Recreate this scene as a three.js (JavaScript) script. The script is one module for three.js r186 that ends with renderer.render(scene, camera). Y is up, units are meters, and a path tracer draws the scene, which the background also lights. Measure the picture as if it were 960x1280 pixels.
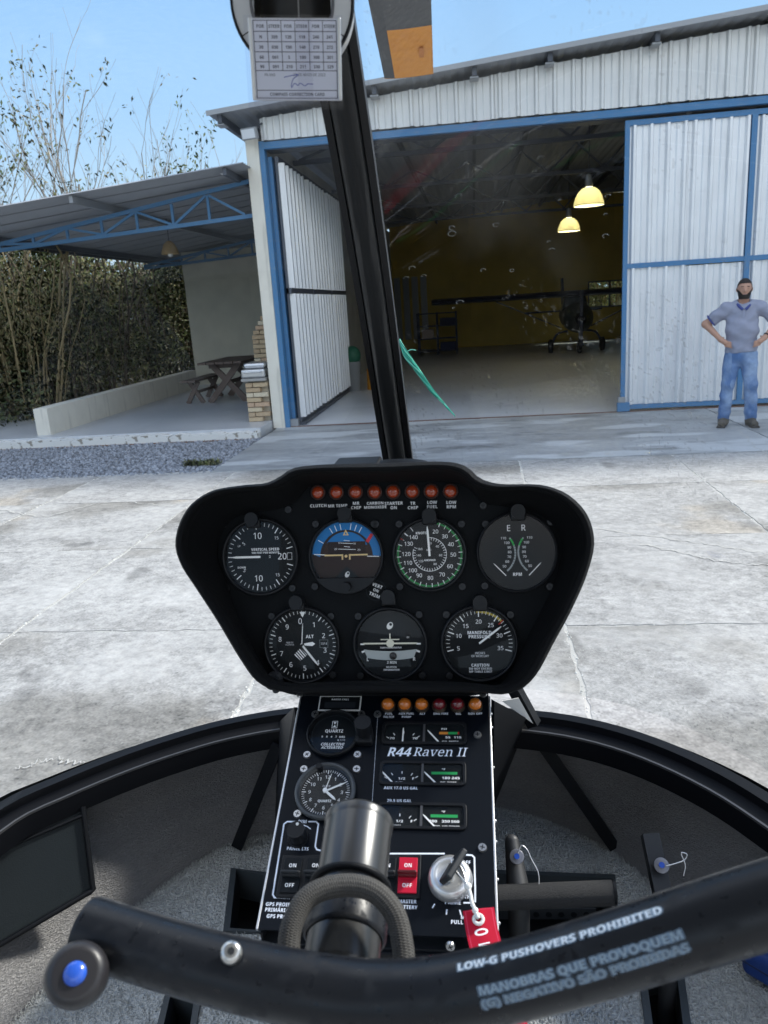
import * as THREE from 'three';
import { mergeGeometries, toCreasedNormals } from 'three/addons/utils/BufferGeometryUtils.js';
import { RoundedBoxGeometry } from 'three/addons/geometries/RoundedBoxGeometry.js';

// ---------------------------------------------------------------- camera, sky, sun, exposure
const V3 = (x, y, z) => new THREE.Vector3(x, y, z);
const scene = new THREE.Scene();
const FPX = 961, EYE = V3(0.10, 1.70, 0);
// the helicopter stands square to the hangar: x right, y up, -z forward; axes as seen by the tilted phone
const hUp = V3(-230, -3563, -961).normalize();
const hFwd = V3(112, -265, 961); hFwd.addScaledVector(hUp, -hFwd.dot(hUp)).normalize();
const hRight = V3().crossVectors(hFwd, hUp).normalize(); if (hRight.x < 0) hRight.negate();
const camX = V3(hRight.x, hUp.x, -hFwd.x), camDown = V3(hRight.y, hUp.y, -hFwd.y), camFwd = V3(hRight.z, hUp.z, -hFwd.z);
const camera = new THREE.PerspectiveCamera(2 * Math.atan(640 / FPX) * 180 / Math.PI, 0.75, 0.02, 600);
camera.matrixAutoUpdate = true;
camera.quaternion.setFromRotationMatrix(new THREE.Matrix4().makeBasis(camX, camDown.clone().negate(), camFwd.clone().negate()));
camera.position.copy(EYE);
camera.focus = 1.25;
camera.userData.fStop = camera.getFocalLength() / 1.7;
scene.add(camera);

const EXPOSURE = 2.0;
const renderer = new THREE.WebGLRenderer();
renderer.toneMapping = THREE.LinearToneMapping;
renderer.toneMappingExposure = EXPOSURE;
renderer.shadowMap.enabled = true;

function rng(seed) { let s = seed >>> 0; return () => { s = (s + 0x6D2B79F5) | 0; let t = Math.imul(s ^ (s >>> 15), 1 | s); t = (t + Math.imul(t ^ (t >>> 7), 61 | t)) ^ t; return ((t ^ (t >>> 14)) >>> 0) / 4294967296; }; }
// periodic value noise on a lattice
function lattice(n, seed) { const r = rng(seed), a = new Float32Array(n * n); for (let i = 0; i < a.length; i++) a[i] = r(); return (x, y) => { const xf = Math.floor(x), yf = Math.floor(y); let u = x - xf, v = y - yf; u = u * u * (3 - 2 * u); v = v * v * (3 - 2 * v); const x0 = ((xf % n) + n) % n, x1 = (x0 + 1) % n, y0 = (((yf % n) + n) % n) * n, y1 = ((((yf + 1) % n) + n) % n) * n; const p = a[y0 + x0], q = a[y0 + x1], s = a[y1 + x0], t = a[y1 + x1]; return p + (q - p) * u + (s - p) * v + (p - q - s + t) * u * v; }; }
const NZ = [11, 23, 37, 51, 77, 91, 103].map((s) => lattice(256, s));
const fbm = (x, y, oct = 5, k = 0) => { let s = 0, a = 0.5, t = 0; for (let i = 0; i < oct; i++) { s += a * NZ[(i + k) % 7](x, y); t += a; a *= 0.5; x *= 2; y *= 2; } return s / t; };
const clamp = THREE.MathUtils.clamp, lerp = THREE.MathUtils.lerp, smooth = (a, b, x) => { const t = clamp((x - a) / (b - a), 0, 1); return t * t * (3 - 2 * t); };
const toLin = (c) => { c /= 255; return c <= 0.04045 ? c / 12.92 : Math.pow((c + 0.055) / 1.055, 2.4); };
const toS = (c) => 255 * (c <= 0.0031308 ? 12.92 * c : 1.055 * Math.pow(clamp(c, 0, 1), 1 / 2.4) - 0.055);

{ // late-morning sky, clear in view; bright clouds added elsewhere to lift the shade
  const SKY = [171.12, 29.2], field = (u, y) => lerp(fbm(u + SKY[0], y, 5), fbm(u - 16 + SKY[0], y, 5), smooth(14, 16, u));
  const W = 1024, H = 512, d = new Float32Array(W * H * 4);
  const stops = [[0, [206, 231, 250]], [6, [194, 225, 250]], [14, [168, 209, 249]], [26, [136, 188, 246]], [45, [108, 166, 238]], [90, [88, 146, 226]]].map(([e, c]) => [e, c.map(toLin)]);
  for (let j = 0; j < H; j++) {
    const el = ((j + 0.5) / H - 0.5) * 180, e = Math.max(el, 0);
    let k = 0; while (k < stops.length - 2 && e > stops[k + 1][0]) k++;
    const t = smooth(0, 1, (e - stops[k][0]) / (stops[k + 1][0] - stops[k][0])) * 0.35 + 0.65 * clamp((e - stops[k][0]) / (stops[k + 1][0] - stops[k][0]), 0, 1);
    for (let i = 0; i < W; i++) {
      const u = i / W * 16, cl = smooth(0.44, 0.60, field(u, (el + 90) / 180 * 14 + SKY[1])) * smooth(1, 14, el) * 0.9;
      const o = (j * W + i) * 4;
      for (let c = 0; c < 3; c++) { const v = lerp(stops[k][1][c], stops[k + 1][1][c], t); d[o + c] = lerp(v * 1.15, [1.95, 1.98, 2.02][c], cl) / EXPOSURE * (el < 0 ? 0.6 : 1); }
      d[o + 3] = 1;
    }
  }
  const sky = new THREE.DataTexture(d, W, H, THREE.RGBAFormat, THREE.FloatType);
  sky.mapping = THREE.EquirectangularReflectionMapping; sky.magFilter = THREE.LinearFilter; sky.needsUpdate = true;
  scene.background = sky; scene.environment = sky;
}
// the sun stands to the right behind the hangar, veiled by thin haze
const sun = new THREE.DirectionalLight(new THREE.Color(1, 0.945, 0.86), 3.0);
{
  const az = THREE.MathUtils.degToRad(58), el = THREE.MathUtils.degToRad(38), dir = V3(Math.sin(az) * Math.cos(el), Math.sin(el), -Math.cos(az) * Math.cos(el));
  sun.position.copy(dir).multiplyScalar(60); sun.target.position.set(0, 0, -6); sun.position.add(sun.target.position);
  sun.castShadow = true; sun.shadow.radius = 14; sun.shadow.mapSize.set(4096, 4096);
  Object.assign(sun.shadow.camera, { left: -35, right: 35, top: 35, bottom: -35, near: 1, far: 160 });
  scene.add(sun, sun.target);
}

// ---------------------------------------------------------------- helpers
const usedNames = {};
function numbered(n) { const k = usedNames[n] = (usedNames[n] ?? -1) + 1; return k ? n + '_' + String(k).padStart(3, '0') : n; }
function tag(o, label, category, group, kind) { if (label) o.userData.label = label; if (category) o.userData.category = category; if (group) o.userData.group = group; if (kind) o.userData.kind = kind; return o; }
function thing(name, label, category, pos = [0, 0, 0], group) { const o = new THREE.Group(); o.name = numbered(name); o.position.set(...pos); scene.add(o); return tag(o, label, category, group); }
function part(name, geo, mat, parent, pos, label) { const m = new THREE.Mesh(geo, mat); m.name = name; m.castShadow = m.receiveShadow = true; if (pos) m.position.set(...pos); parent.add(m); if (label) m.userData.label = label; return m; }
function solo(name, geo, mat, label, category, group, kind) { const m = new THREE.Mesh(geo, mat); m.name = numbered(name); m.castShadow = m.receiveShadow = true; scene.add(m); return tag(m, label, category, group, kind); }
function sub(name, parent) { const g = new THREE.Group(); g.name = name; parent.add(g); return g; }
const ray = (x, y) => camX.clone().multiplyScalar((x - 480) / FPX).addScaledVector(camDown, (y - 640) / FPX).add(camFwd);
const at = (x, y, depth) => EYE.clone().addScaledVector(ray(x, y), depth);
const hit = (x, y, P, N) => { const d = ray(x, y); return EYE.clone().addScaledVector(d, P.clone().sub(EYE).dot(N) / d.dot(N)); };
const onY = (x, y, h) => hit(x, y, V3(0, h, 0), V3(0, 1, 0));
const onZ = (x, y, z) => hit(x, y, V3(0, 0, z), V3(0, 0, 1));
const onX = (x, y, X) => hit(x, y, V3(X, 0, 0), V3(1, 0, 0));
const std = (r, g, b, rough = 0.7, more = {}) => { const m = new THREE.MeshStandardMaterial({ roughness: rough, side: THREE.DoubleSide, ...more }); m.color.setRGB(r, g, b); return m; };
const phy = (r, g, b, rough, more = {}) => { const m = new THREE.MeshPhysicalMaterial({ roughness: rough, side: THREE.DoubleSide, ...more }); m.color.setRGB(r, g, b); return m; };
function tex(w, h, fn, srgb = true, rep) { const d = new Uint8Array(w * h * 4), c = [0, 0, 0, 1]; for (let j = 0; j < h; j++) for (let i = 0; i < w; i++) { c[3] = 1; fn(i / w, j / h, c); const o = (j * w + i) * 4; for (let k = 0; k < 3; k++) d[o + k] = srgb ? toS(c[k]) : clamp(c[k], 0, 1) * 255; d[o + 3] = c[3] * 255; } const t = new THREE.DataTexture(d, w, h); t.wrapS = t.wrapT = THREE.RepeatWrapping; t.magFilter = THREE.LinearFilter; t.minFilter = THREE.LinearMipmapLinearFilter; t.generateMipmaps = true; if (srgb) t.colorSpace = THREE.SRGBColorSpace; if (rep) t.repeat.set(rep, rep); t.needsUpdate = true; return t; }
function grey(w, h, fn, rep) { return tex(w, h, (u, v, c) => { c[0] = c[1] = c[2] = fn(u, v); }, false, rep); }
function canvas(w, h, draw) { const c = document.createElement('canvas'); c.width = w; c.height = h; const x = c.getContext('2d'); draw(x, w, h); const t = new THREE.CanvasTexture(c); t.colorSpace = THREE.SRGBColorSpace; t.anisotropy = 8; return t; }
const box = (w, h, d, r = 0) => r ? new RoundedBoxGeometry(w, h, d, 2, r) : new THREE.BoxGeometry(w, h, d);
function boxAt(a, b, r) { const g = box(Math.abs(b[0] - a[0]), Math.abs(b[1] - a[1]), Math.abs(b[2] - a[2]), r); g.translate((a[0] + b[0]) / 2, (a[1] + b[1]) / 2, (a[2] + b[2]) / 2); return g; }
function rod(a, b, r, r2 = r, seg = 14) { const d = b.clone().sub(a), g = new THREE.CylinderGeometry(r2, r, d.length(), seg, 1); g.applyQuaternion(new THREE.Quaternion().setFromUnitVectors(V3(0, 1, 0), d.clone().normalize())); const m = a.clone().add(b).multiplyScalar(0.5); g.translate(m.x, m.y, m.z); return g; }
function beam(a, b, w, h, upv = V3(0, 1, 0)) { const d = b.clone().sub(a), L = d.length(), z = d.clone().normalize(), x = V3().crossVectors(upv, z).normalize(), y = V3().crossVectors(z, x); const g = new THREE.BoxGeometry(w, h, L); g.applyMatrix4(new THREE.Matrix4().makeBasis(x, y, z)); const m = a.clone().add(b).multiplyScalar(0.5); g.translate(m.x, m.y, m.z); return g; }
function tube(pts, r, seg = 40, rad = 10, closed = false) { return new THREE.TubeGeometry(new THREE.CatmullRomCurve3(pts, closed, 'centripetal'), seg, r, rad, closed); }
function grid(nu, nv, fn, uvs = 1) { const p = [], uv = [], ix = []; for (let j = 0; j <= nv; j++) for (let i = 0; i <= nu; i++) { const q = fn(i / nu, j / nv); p.push(q.x, q.y, q.z); uv.push(i / nu * uvs, j / nv * uvs); } for (let j = 0; j < nv; j++) for (let i = 0; i < nu; i++) { const a = j * (nu + 1) + i, b = a + nu + 1; ix.push(a, a + 1, b, a + 1, b + 1, b); } const g = new THREE.BufferGeometry(); g.setAttribute('position', new THREE.Float32BufferAttribute(p, 3)); g.setAttribute('uv', new THREE.Float32BufferAttribute(uv, 2)); g.setIndex(ix); g.computeVertexNormals(); return g; }
function quadUv(g, s = 1) { // box-projected uv in metres
  g = g.index ? g.toNonIndexed() : g; const p = g.attributes.position, n = g.attributes.normal, u = new Float32Array(p.count * 2);
  for (let i = 0; i < p.count; i++) { const ax = Math.abs(n.getX(i)), ay = Math.abs(n.getY(i)), az = Math.abs(n.getZ(i)); let a, b; if (ay >= ax && ay >= az) { a = p.getX(i); b = p.getZ(i); } else if (ax >= az) { a = p.getZ(i); b = p.getY(i); } else { a = p.getX(i); b = p.getY(i); } u[i * 2] = a * s; u[i * 2 + 1] = b * s; }
  g.setAttribute('uv', new THREE.BufferAttribute(u, 2)); return g;
}
function sweep(path, profile, closed = false, up = V3(0, 1, 0)) { // profile: [across, up] points, closed loop; normals creased
  const p = [], ix = [], n = path.length, m = profile.length;
  for (let i = 0; i < n; i++) { const a = path[closed ? (i - 1 + n) % n : Math.max(0, i - 1)], b = path[closed ? (i + 1) % n : Math.min(n - 1, i + 1)], t = b.clone().sub(a).normalize(), s = V3().crossVectors(t, up).normalize(), w = V3().crossVectors(s, t); for (const [c, h] of profile) { const q = path[i].clone().addScaledVector(s, c).addScaledVector(w, h); p.push(q.x, q.y, q.z); } }
  for (let i = 0; i < (closed ? n : n - 1); i++) for (let k = 0; k < m; k++) { const a = i * m + k, b = i * m + (k + 1) % m, c = ((i + 1) % n) * m + k, d = ((i + 1) % n) * m + (k + 1) % m; ix.push(a, c, b, b, c, d); }
  const g = new THREE.BufferGeometry(); g.setAttribute('position', new THREE.Float32BufferAttribute(p, 3)); g.setIndex(ix); g.computeVertexNormals();
  const out = toCreasedNormals(g, 0.6); return quadUv(out);
}
function poly(pts, thick = 0) { // planar polygon from 3-D points (fan), optionally with thickness along its normal
  const n = V3().crossVectors(pts[1].clone().sub(pts[0]), pts[2].clone().sub(pts[0])).normalize(), p = [], ix = [], m = pts.length;
  for (const s of thick ? [0, thick] : [0]) for (const q of pts) { const w = q.clone().addScaledVector(n, s); p.push(w.x, w.y, w.z); }
  for (let k = 1; k < m - 1; k++) { ix.push(0, k, k + 1); if (thick) ix.push(m, m + k + 1, m + k); }
  if (thick) for (let k = 0; k < m; k++) { const a = k, b = (k + 1) % m; ix.push(a, a + m, b, b, a + m, b + m); }
  let g = new THREE.BufferGeometry(); g.setAttribute('position', new THREE.Float32BufferAttribute(p, 3)); g.setIndex(ix); g = g.toNonIndexed(); g.computeVertexNormals(); return quadUv(g);
}
const merge = (a) => mergeGeometries(a.map((g) => { const h = g.index ? g.toNonIndexed() : g.clone(); for (const k of Object.keys(h.attributes)) if (!['position', 'normal', 'uv'].includes(k)) h.deleteAttribute(k); if (!h.attributes.uv) h.setAttribute('uv', new THREE.Float32BufferAttribute(new Float32Array(h.attributes.position.count * 2), 2)); return h; }));
// trapezoid-ribbed metal sheet: width along x, height along y, ribs stand out along +z
function ribbed(w, h, pitch = 0.235, rib = 0.07, deep = 0.035, off = 0, topAt = null) {
  const xs = [[0, 0]]; const bumps = [];
  for (let x = off; x < w; x += pitch) bumps.push(x);
  for (const b of bumps) for (const [dx, z] of [[0, 0], [rib * 0.3, deep], [rib * 0.7, deep], [rib, 0], [pitch * 0.5 + rib * 0.5 - 0.012, 0], [pitch * 0.5 + rib * 0.5, 0.007], [pitch * 0.5 + rib * 0.5 + 0.012, 0]]) { const x = b + dx; if (x > xs[xs.length - 1][0] + 1e-4 && x < w - 1e-4) xs.push([x, z]); }
  xs.push([w, 0]);
  const p = [], nn = [], uv = [];
  for (let i = 0; i < xs.length - 1; i++) { const [a, za] = xs[i], [b, zb] = xs[i + 1], ta = topAt ? topAt(a) : h, tb = topAt ? topAt(b) : h; const nx = -(zb - za), nz = b - a, l = Math.hypot(nx, nz); p.push(a, 0, za, b, 0, zb, b, tb, zb, a, 0, za, b, tb, zb, a, ta, za); for (let k = 0; k < 6; k++) nn.push(nx / l, 0, nz / l); uv.push(a, 0, b, 0, b, tb, a, 0, b, tb, a, ta); }
  const g = new THREE.BufferGeometry(); g.setAttribute('position', new THREE.Float32BufferAttribute(p, 3)); g.setAttribute('normal', new THREE.Float32BufferAttribute(nn, 3)); g.setAttribute('uv', new THREE.Float32BufferAttribute(uv, 2)); return g;
}
// naive surface nets over a signed distance function
function nets(f, lo, hi, cell) {
  const N = [0, 1, 2].map((k) => Math.ceil((hi[k] - lo[k]) / cell) + 1), [nx, ny, nz] = N, val = new Float32Array(nx * ny * nz), id = (i, j, k) => (k * ny + j) * nx + i;
  for (let k = 0; k < nz; k++) for (let j = 0; j < ny; j++) for (let i = 0; i < nx; i++) val[id(i, j, k)] = f(lo[0] + i * cell, lo[1] + j * cell, lo[2] + k * cell);
  const vid = new Int32Array(nx * ny * nz).fill(-1), p = [], ix = [], C = [[0, 0, 0], [1, 0, 0], [0, 1, 0], [1, 1, 0], [0, 0, 1], [1, 0, 1], [0, 1, 1], [1, 1, 1]], E = [[0, 1], [2, 3], [4, 5], [6, 7], [0, 2], [1, 3], [4, 6], [5, 7], [0, 4], [1, 5], [2, 6], [3, 7]];
  for (let k = 0; k < nz - 1; k++) for (let j = 0; j < ny - 1; j++) for (let i = 0; i < nx - 1; i++) {
    const v = C.map(([a, b, c]) => val[id(i + a, j + b, k + c)]); let s = [0, 0, 0], n = 0;
    for (const [a, b] of E) if ((v[a] < 0) !== (v[b] < 0)) { const t = v[a] / (v[a] - v[b]); for (let q = 0; q < 3; q++) s[q] += C[a][q] + t * (C[b][q] - C[a][q]); n++; }
    if (n) { vid[id(i, j, k)] = p.length / 3; p.push(lo[0] + (i + s[0] / n) * cell, lo[1] + (j + s[1] / n) * cell, lo[2] + (k + s[2] / n) * cell); }
  }
  const q4 = (a, b, c, d, flip) => { if (a < 0 || b < 0 || c < 0 || d < 0) return; if (flip) ix.push(a, c, b, a, d, c); else ix.push(a, b, c, a, c, d); };
  for (let k = 1; k < nz - 1; k++) for (let j = 1; j < ny - 1; j++) for (let i = 1; i < nx - 1; i++) {
    const v = val[id(i, j, k)] < 0;
    if (v !== (val[id(i + 1, j, k)] < 0)) q4(vid[id(i, j - 1, k - 1)], vid[id(i, j, k - 1)], vid[id(i, j, k)], vid[id(i, j - 1, k)], !v);
    if (v !== (val[id(i, j + 1, k)] < 0)) q4(vid[id(i - 1, j, k - 1)], vid[id(i, j, k - 1)], vid[id(i, j, k)], vid[id(i - 1, j, k)], v);
    if (v !== (val[id(i, j, k + 1)] < 0)) q4(vid[id(i - 1, j - 1, k)], vid[id(i, j - 1, k)], vid[id(i, j, k)], vid[id(i - 1, j, k)], !v);
  }
  const g = new THREE.BufferGeometry(); g.setAttribute('position', new THREE.Float32BufferAttribute(p, 3)); g.setIndex(ix); g.computeVertexNormals();
  const uv = new Float32Array(p.length / 3 * 2); for (let i = 0; i < p.length / 3; i++) { uv[i * 2] = p[i * 3] + p[i * 3 + 2]; uv[i * 2 + 1] = p[i * 3 + 1]; } g.setAttribute('uv', new THREE.BufferAttribute(uv, 2)); return g;
}
const smin = (a, b, k) => { const h = Math.max(k - Math.abs(a - b), 0) / k; return Math.min(a, b) - h * h * k * 0.25; };
const cap = (x, y, z, a, b, ra, rb, fz = 1) => { const px = x - a[0], py = y - a[1], pz = (z - a[2]) / fz, bx = b[0] - a[0], by = b[1] - a[1], bz = (b[2] - a[2]) / fz, t = clamp((px * bx + py * by + pz * bz) / (bx * bx + by * by + bz * bz + 1e-9), 0, 1); return (Math.hypot(px - bx * t, py - by * t, pz - bz * t) - lerp(ra, rb, t)) * Math.min(1, fz); };

// ---------------------------------------------------------------- ground
const concreteMap = tex(2048, 2048, (u, v, c) => {
  const big = fbm(u * 4, v * 6, 4), mid = fbm(u * 24, v * 34, 5, 2), fine = fbm(u * 200, v * 240, 3, 3), grit = NZ[4](u * 1024, v * 1024), speck = NZ[6](u * 700, v * 700);
  const pale = smooth(0.52, 0.72, fbm(u * 12 + 7, v * 20 + 3, 6, 1)), stain = smooth(0.54, 0.72, fbm(u * 7 + 31, v * 9 + 17, 6, 4)), rust = smooth(0.66, 0.78, fbm(u * 9 + 51, v * 9 + 9, 5, 5));
  let b = 0.335 + (big - 0.5) * 0.13 + (mid - 0.5) * 0.17 + (fine - 0.5) * 0.22 + (grit - 0.5) * 0.15 - smooth(0.86, 0.93, speck) * 0.10 + smooth(0.88, 0.95, 1 - speck) * 0.08;
  b = lerp(b, 0.46 + (fine - 0.5) * 0.15, pale * 0.5); b *= 1 - stain * 0.33; b *= 1 - 0.4 * smooth(0.70, 0.78, fbm(u * 15 + 77, v * 15 + 40, 4, 6));
  c[0] = b * (1.0 + rust * 0.05 + stain * 0.02); c[1] = b * (0.985 - rust * 0.02); c[2] = b * (0.945 - rust * 0.11 - stain * 0.04);
});
const concreteBump = grey(1024, 1024, (u, v) => 0.5 + (fbm(u * 64, v * 64, 4) - 0.5) * 0.8 + (NZ[2](u * 256, v * 256) - 0.5) * 0.3);
const mConcrete = std(1, 1, 1, 0.88, { map: concreteMap, bumpMap: concreteBump, bumpScale: 0.006 });
const smoothSlabMap = tex(1024, 1024, (u, v, c) => {
  const x = u * 8, y = v * 8, m = fbm(x * 1, y * 3, 6, 1), p = smooth(0.52, 0.66, fbm(x * 1 + 5, y * 4 + 8, 5, 3)), f = fbm(x * 16, y * 16, 3, 2), s = smooth(0.6, 0.75, fbm(x * 2 + 9, y * 4 + 2, 5, 5));
  const b = lerp(0.33 + (m - 0.5) * 0.26, 0.56, p * 0.8) * (1 - s * 0.3) + (f - 0.5) * 0.09; c[0] = b * 0.965; c[1] = b; c[2] = b * 1.01;
});
const mSlab = std(1, 1, 1, 0.55, { map: smoothSlabMap, bumpMap: concreteBump, bumpScale: 0.003 });
const mJoint = std(0.45, 0.44, 0.41, 0.95);
{
  const g = new THREE.CircleGeometry(420, 64); g.rotateX(-Math.PI / 2); g.translate(0, -0.11, 0); quadUv(g);
  const soil = tex(512, 512, (u, v, c) => { const b = fbm(u * 16, v * 16, 6), k = fbm(u * 128, v * 128, 2, 3); const m = 0.09 + (b - 0.5) * 0.09 + (k - 0.5) * 0.05; c[0] = m * 1.15; c[1] = m * 1.02; c[2] = m * 0.7; }, true, 0.25);
  solo('terrain', g, std(1, 1, 1, 0.95, { map: soil }), 'dry earth around the apron and buildings', null, null, 'structure');
  const bed = new THREE.BoxGeometry(40, 0.05, 20); bed.translate(4, -0.0283, 1.7); 
  solo('joint_bed', bed, mJoint, 'pale crumbly mortar bed under the apron slabs', null, null, 'structure');
}
const apron = new THREE.Group(); apron.name = 'apron'; tag(apron, 'weathered concrete apron of cast slabs in front of the hangar', null, null, 'structure'); scene.add(apron);
function slab(x0, x1, z0, z1, mat, seed, jag = 0.008, top = 0) {
  const r = rng(seed), s = new THREE.Shape(), pts = [];
  const edge = (ax, az, bx, bz) => { const L = Math.hypot(bx - ax, bz - az), n = Math.max(2, Math.min(40, Math.round(L / 0.06))), nx = -(bz - az) / L, nz = (bx - ax) / L; for (let i = 0; i < n; i++) { const t = i / n, k = i ? (r() - 0.5) * jag * 2 + (NZ[1](ax * 3 + t * L * 5, az * 3) - 0.5) * jag : 0; pts.push([ax + (bx - ax) * t + nx * k, az + (bz - az) * t + nz * k]); } };
  edge(x0, z0, x1, z0); edge(x1, z0, x1, z1); edge(x1, z1, x0, z1); edge(x0, z1, x0, z0);
  pts.forEach(([x, z], i) => i ? s.lineTo(x, -z) : s.moveTo(x, -z));
  let g = new THREE.ExtrudeGeometry(s, { depth: 0.04, bevelEnabled: false }); g.rotateX(-Math.PI / 2); g.translate(0, top - 0.04, 0);
  g.translate(-x0, 0, -z0); g = quadUv(g, 1 / 8); g.translate(x0, 0, z0); const uv = g.attributes.uv, du = 0.02 + r() * 0.55, dv = 0.02 + r() * 0.55; if (x1 - x0 < 3.4 && z1 - z0 < 3.8) for (let i = 0; i < uv.count; i++) uv.setXY(i, uv.getX(i) + du, uv.getY(i) + dv);
  return part('concrete_slab', g, mat, apron);
}
{
  const xs = [-13.5, -10.4, -7.3, -5.75, -4.2, -2.6, -1.0, 0.53, 2.1, 3.65, 5.2, 6.8, 9.9, 13], zs = [6, 2.4, 0.8, -0.75, -2.3, -3.85, -5.4, -6.95, -8.2]; let seed = 100;
  for (let i = 0; i < xs.length - 1; i++) for (let j = 0; j < zs.length - 1; j++) { const wide = [3, 5, 6, 7].includes(i) || [3, 5, 6, 7].includes(i + 1) ? 0.010 : 0.005, top = (NZ[3](i * 7.3, j * 5.1) - 0.5) * 0.003; slab(xs[i] + wide, xs[i + 1] - wide, zs[j + 1] + 0.004, zs[j] - 0.004, mConcrete, seed++, 0.010, top); }
  slab(-2.9, 3.3, -11.36, -8.205, mSlab, 401, 0.006, 0.004); slab(3.32, 9.2, -11.36, -8.205, mSlab, 402, 0.006, 0.002); slab(9.22, 16, -11.36, -8.205, mSlab, 403, 0.006, 0.003);
  // wandering cracks filled with pale grit
  const crack = (px, wd, seed) => { const c = new THREE.CatmullRomCurve3(px.map(([a, b]) => onY(a, b, 0.0045))), q = rng(seed), n = 90, L = []; for (let i = 0; i <= n; i++) { const p = c.getPointAt(i / n), d = c.getTangentAt(i / n), k = wd * (0.25 + 1.2 * q() * NZ[2](i * 0.31, seed)); const o = (NZ[5](i * 0.4, seed * 3.1) - 0.5) * 0.05 + (q() - 0.5) * 0.012; L.push([p.x - d.z * (o - k), p.z + d.x * (o - k), p.x - d.z * (o + k), p.z + d.x * (o + k)]); } return part('crack', quadUv(grid(1, n, (u, v) => { const e = L[Math.round(v * n)]; return u < 0.5 ? V3(e[0], 0.0045, e[1]) : V3(e[2], 0.0045, e[3]); })), std(0.47, 0.46, 0.43, 0.95), apron); };
  crack([[744, 660], [800, 668], [870, 678], [962, 692]], 0.008, 3); crack([[800, 680], [850, 690], [905, 702], [962, 706]], 0.012, 5); crack([[918, 532], [932, 545], [946, 560], [964, 572]], 0.012, 7); crack([[0, 636], [60, 645], [130, 628], [215, 632]], 0.010, 9); crack([[20, 962], [60, 948], [110, 955]], 0.008, 13);
  // crumbled pebbles lying in the joints
  const rr = rng(7), n = 5200, peb = new THREE.InstancedMesh(new THREE.DodecahedronGeometry(1, 0), std(0.62, 0.61, 0.58, 0.9), n); let k = 0; const M = new THREE.Matrix4(), q = new THREE.Quaternion();
  const put = (x, z, s) => { q.setFromEuler(new THREE.Euler(rr() * 6, rr() * 6, rr() * 6)); M.compose(V3(x, -0.006 + s * 0.3, z), q, V3(s, s * (0.5 + rr() * 0.5), s * (0.7 + rr() * 0.5))); peb.setMatrixAt(k, M); const c = 0.65 + rr() * 0.75; peb.setColorAt(k++, new THREE.Color(c, c, c * 0.97)); };
  while (k < 3600) { const x = xs[3 + Math.floor(rr() * 7)], z = -1.6 - rr() * 6.6; if (NZ[2](x * 9, z * 2.2) < 0.3) continue; put(x + (rr() + rr() - 1) * 0.03, z, 0.003 + rr() * rr() * 0.008); }
  while (k < n) { const z = zs[4 + Math.floor(rr() * 5)], x = -6 + rr() * 11; if (NZ[2](x * 2.2, z * 9) < 0.45) continue; put(x, z + (rr() + rr() - 1) * 0.016, 0.002 + rr() * rr() * 0.005); }
  peb.name = 'joint_pebbles'; tag(peb, 'small pale pebbles crumbled along the slab joints', null, null, 'stuff'); scene.add(peb); peb.receiveShadow = peb.castShadow = true;
}
{ // gravel strip along the porch
  const base = boxAt([-16, -0.06, -10.5], [-2.92, -0.012, -8.2]);
  solo('gravel_bed', quadUv(base), std(0.16, 0.165, 0.175, 0.95), 'grey gravel bed between the apron and the porch', null, null, 'structure');
  const r = rng(41), n = 21000, g = new THREE.InstancedMesh(new THREE.DodecahedronGeometry(1, 0), std(0.30, 0.315, 0.34, 0.85), n), M = new THREE.Matrix4(), q = new THREE.Quaternion();
  for (let i = 0; i < n; i++) { const s = 0.009 + r() * 0.012; q.setFromEuler(new THREE.Euler(r() * 6, r() * 6, r() * 6)); M.compose(V3(-11.5 + r() * 8.6, -0.012 + r() * 0.014, -8.22 - r() * 2.27), q, V3(s, s * (0.6 + 0.4 * r()), s)); g.setMatrixAt(i, M); const c = 0.5 + r() * 0.85; g.setColorAt(i, new THREE.Color(c, c, c * 1.02)); }
  g.name = 'gravel'; tag(g, 'blue grey crushed stone lying beside the porch kerb', null, null, 'stuff'); scene.add(g);
}

// ---------------------------------------------------------------- hangar
const streak = tex(512, 512, (u, v, c) => { const s = fbm(u * 64, v * 4, 5), d = smooth(0.55, 0.8, fbm(u * 32 + 3, v * 3, 5, 2)), k = 0.82 + (s - 0.5) * 0.10 - d * 0.07 + (fbm(u * 8, v * 8, 4, 3) - 0.5) * 0.08; c[0] = k * 0.985; c[1] = k; c[2] = k * 1.01; }, true, 0.5);
const mSheet = std(1, 1, 1, 0.36, { map: streak, metalness: 0.35 });
const mFascia = std(0.90, 0.89, 0.86, 0.42, { map: streak, metalness: 0.3 });
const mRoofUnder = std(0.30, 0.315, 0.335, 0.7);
const blueMap = tex(256, 256, (u, v, c) => { const f = fbm(u * 32, v * 32, 5), ch = smooth(0.68, 0.74, fbm(u * 64 + 9, v * 64, 4, 2)); c[0] = lerp(0.05 + f * 0.02, 0.3, ch); c[1] = lerp(0.175 + f * 0.05, 0.28, ch); c[2] = lerp(0.36 + f * 0.07, 0.25, ch); });
const mBlue = std(1, 1, 1, 0.5, { map: blueMap });
const creamMap = tex(512, 512, (u, v, c) => { const f = fbm(u * 8, v * 8, 6), s = smooth(0.58, 0.8, fbm(u * 32, v * 3, 5, 3)); const b = 0.78 + (f - 0.5) * 0.14 - s * 0.14; c[0] = b * 1.0; c[1] = b * 0.95; c[2] = b * 0.82; }, true, 0.5);
const mCream = std(1, 1, 1, 0.85, { map: creamMap });
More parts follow.
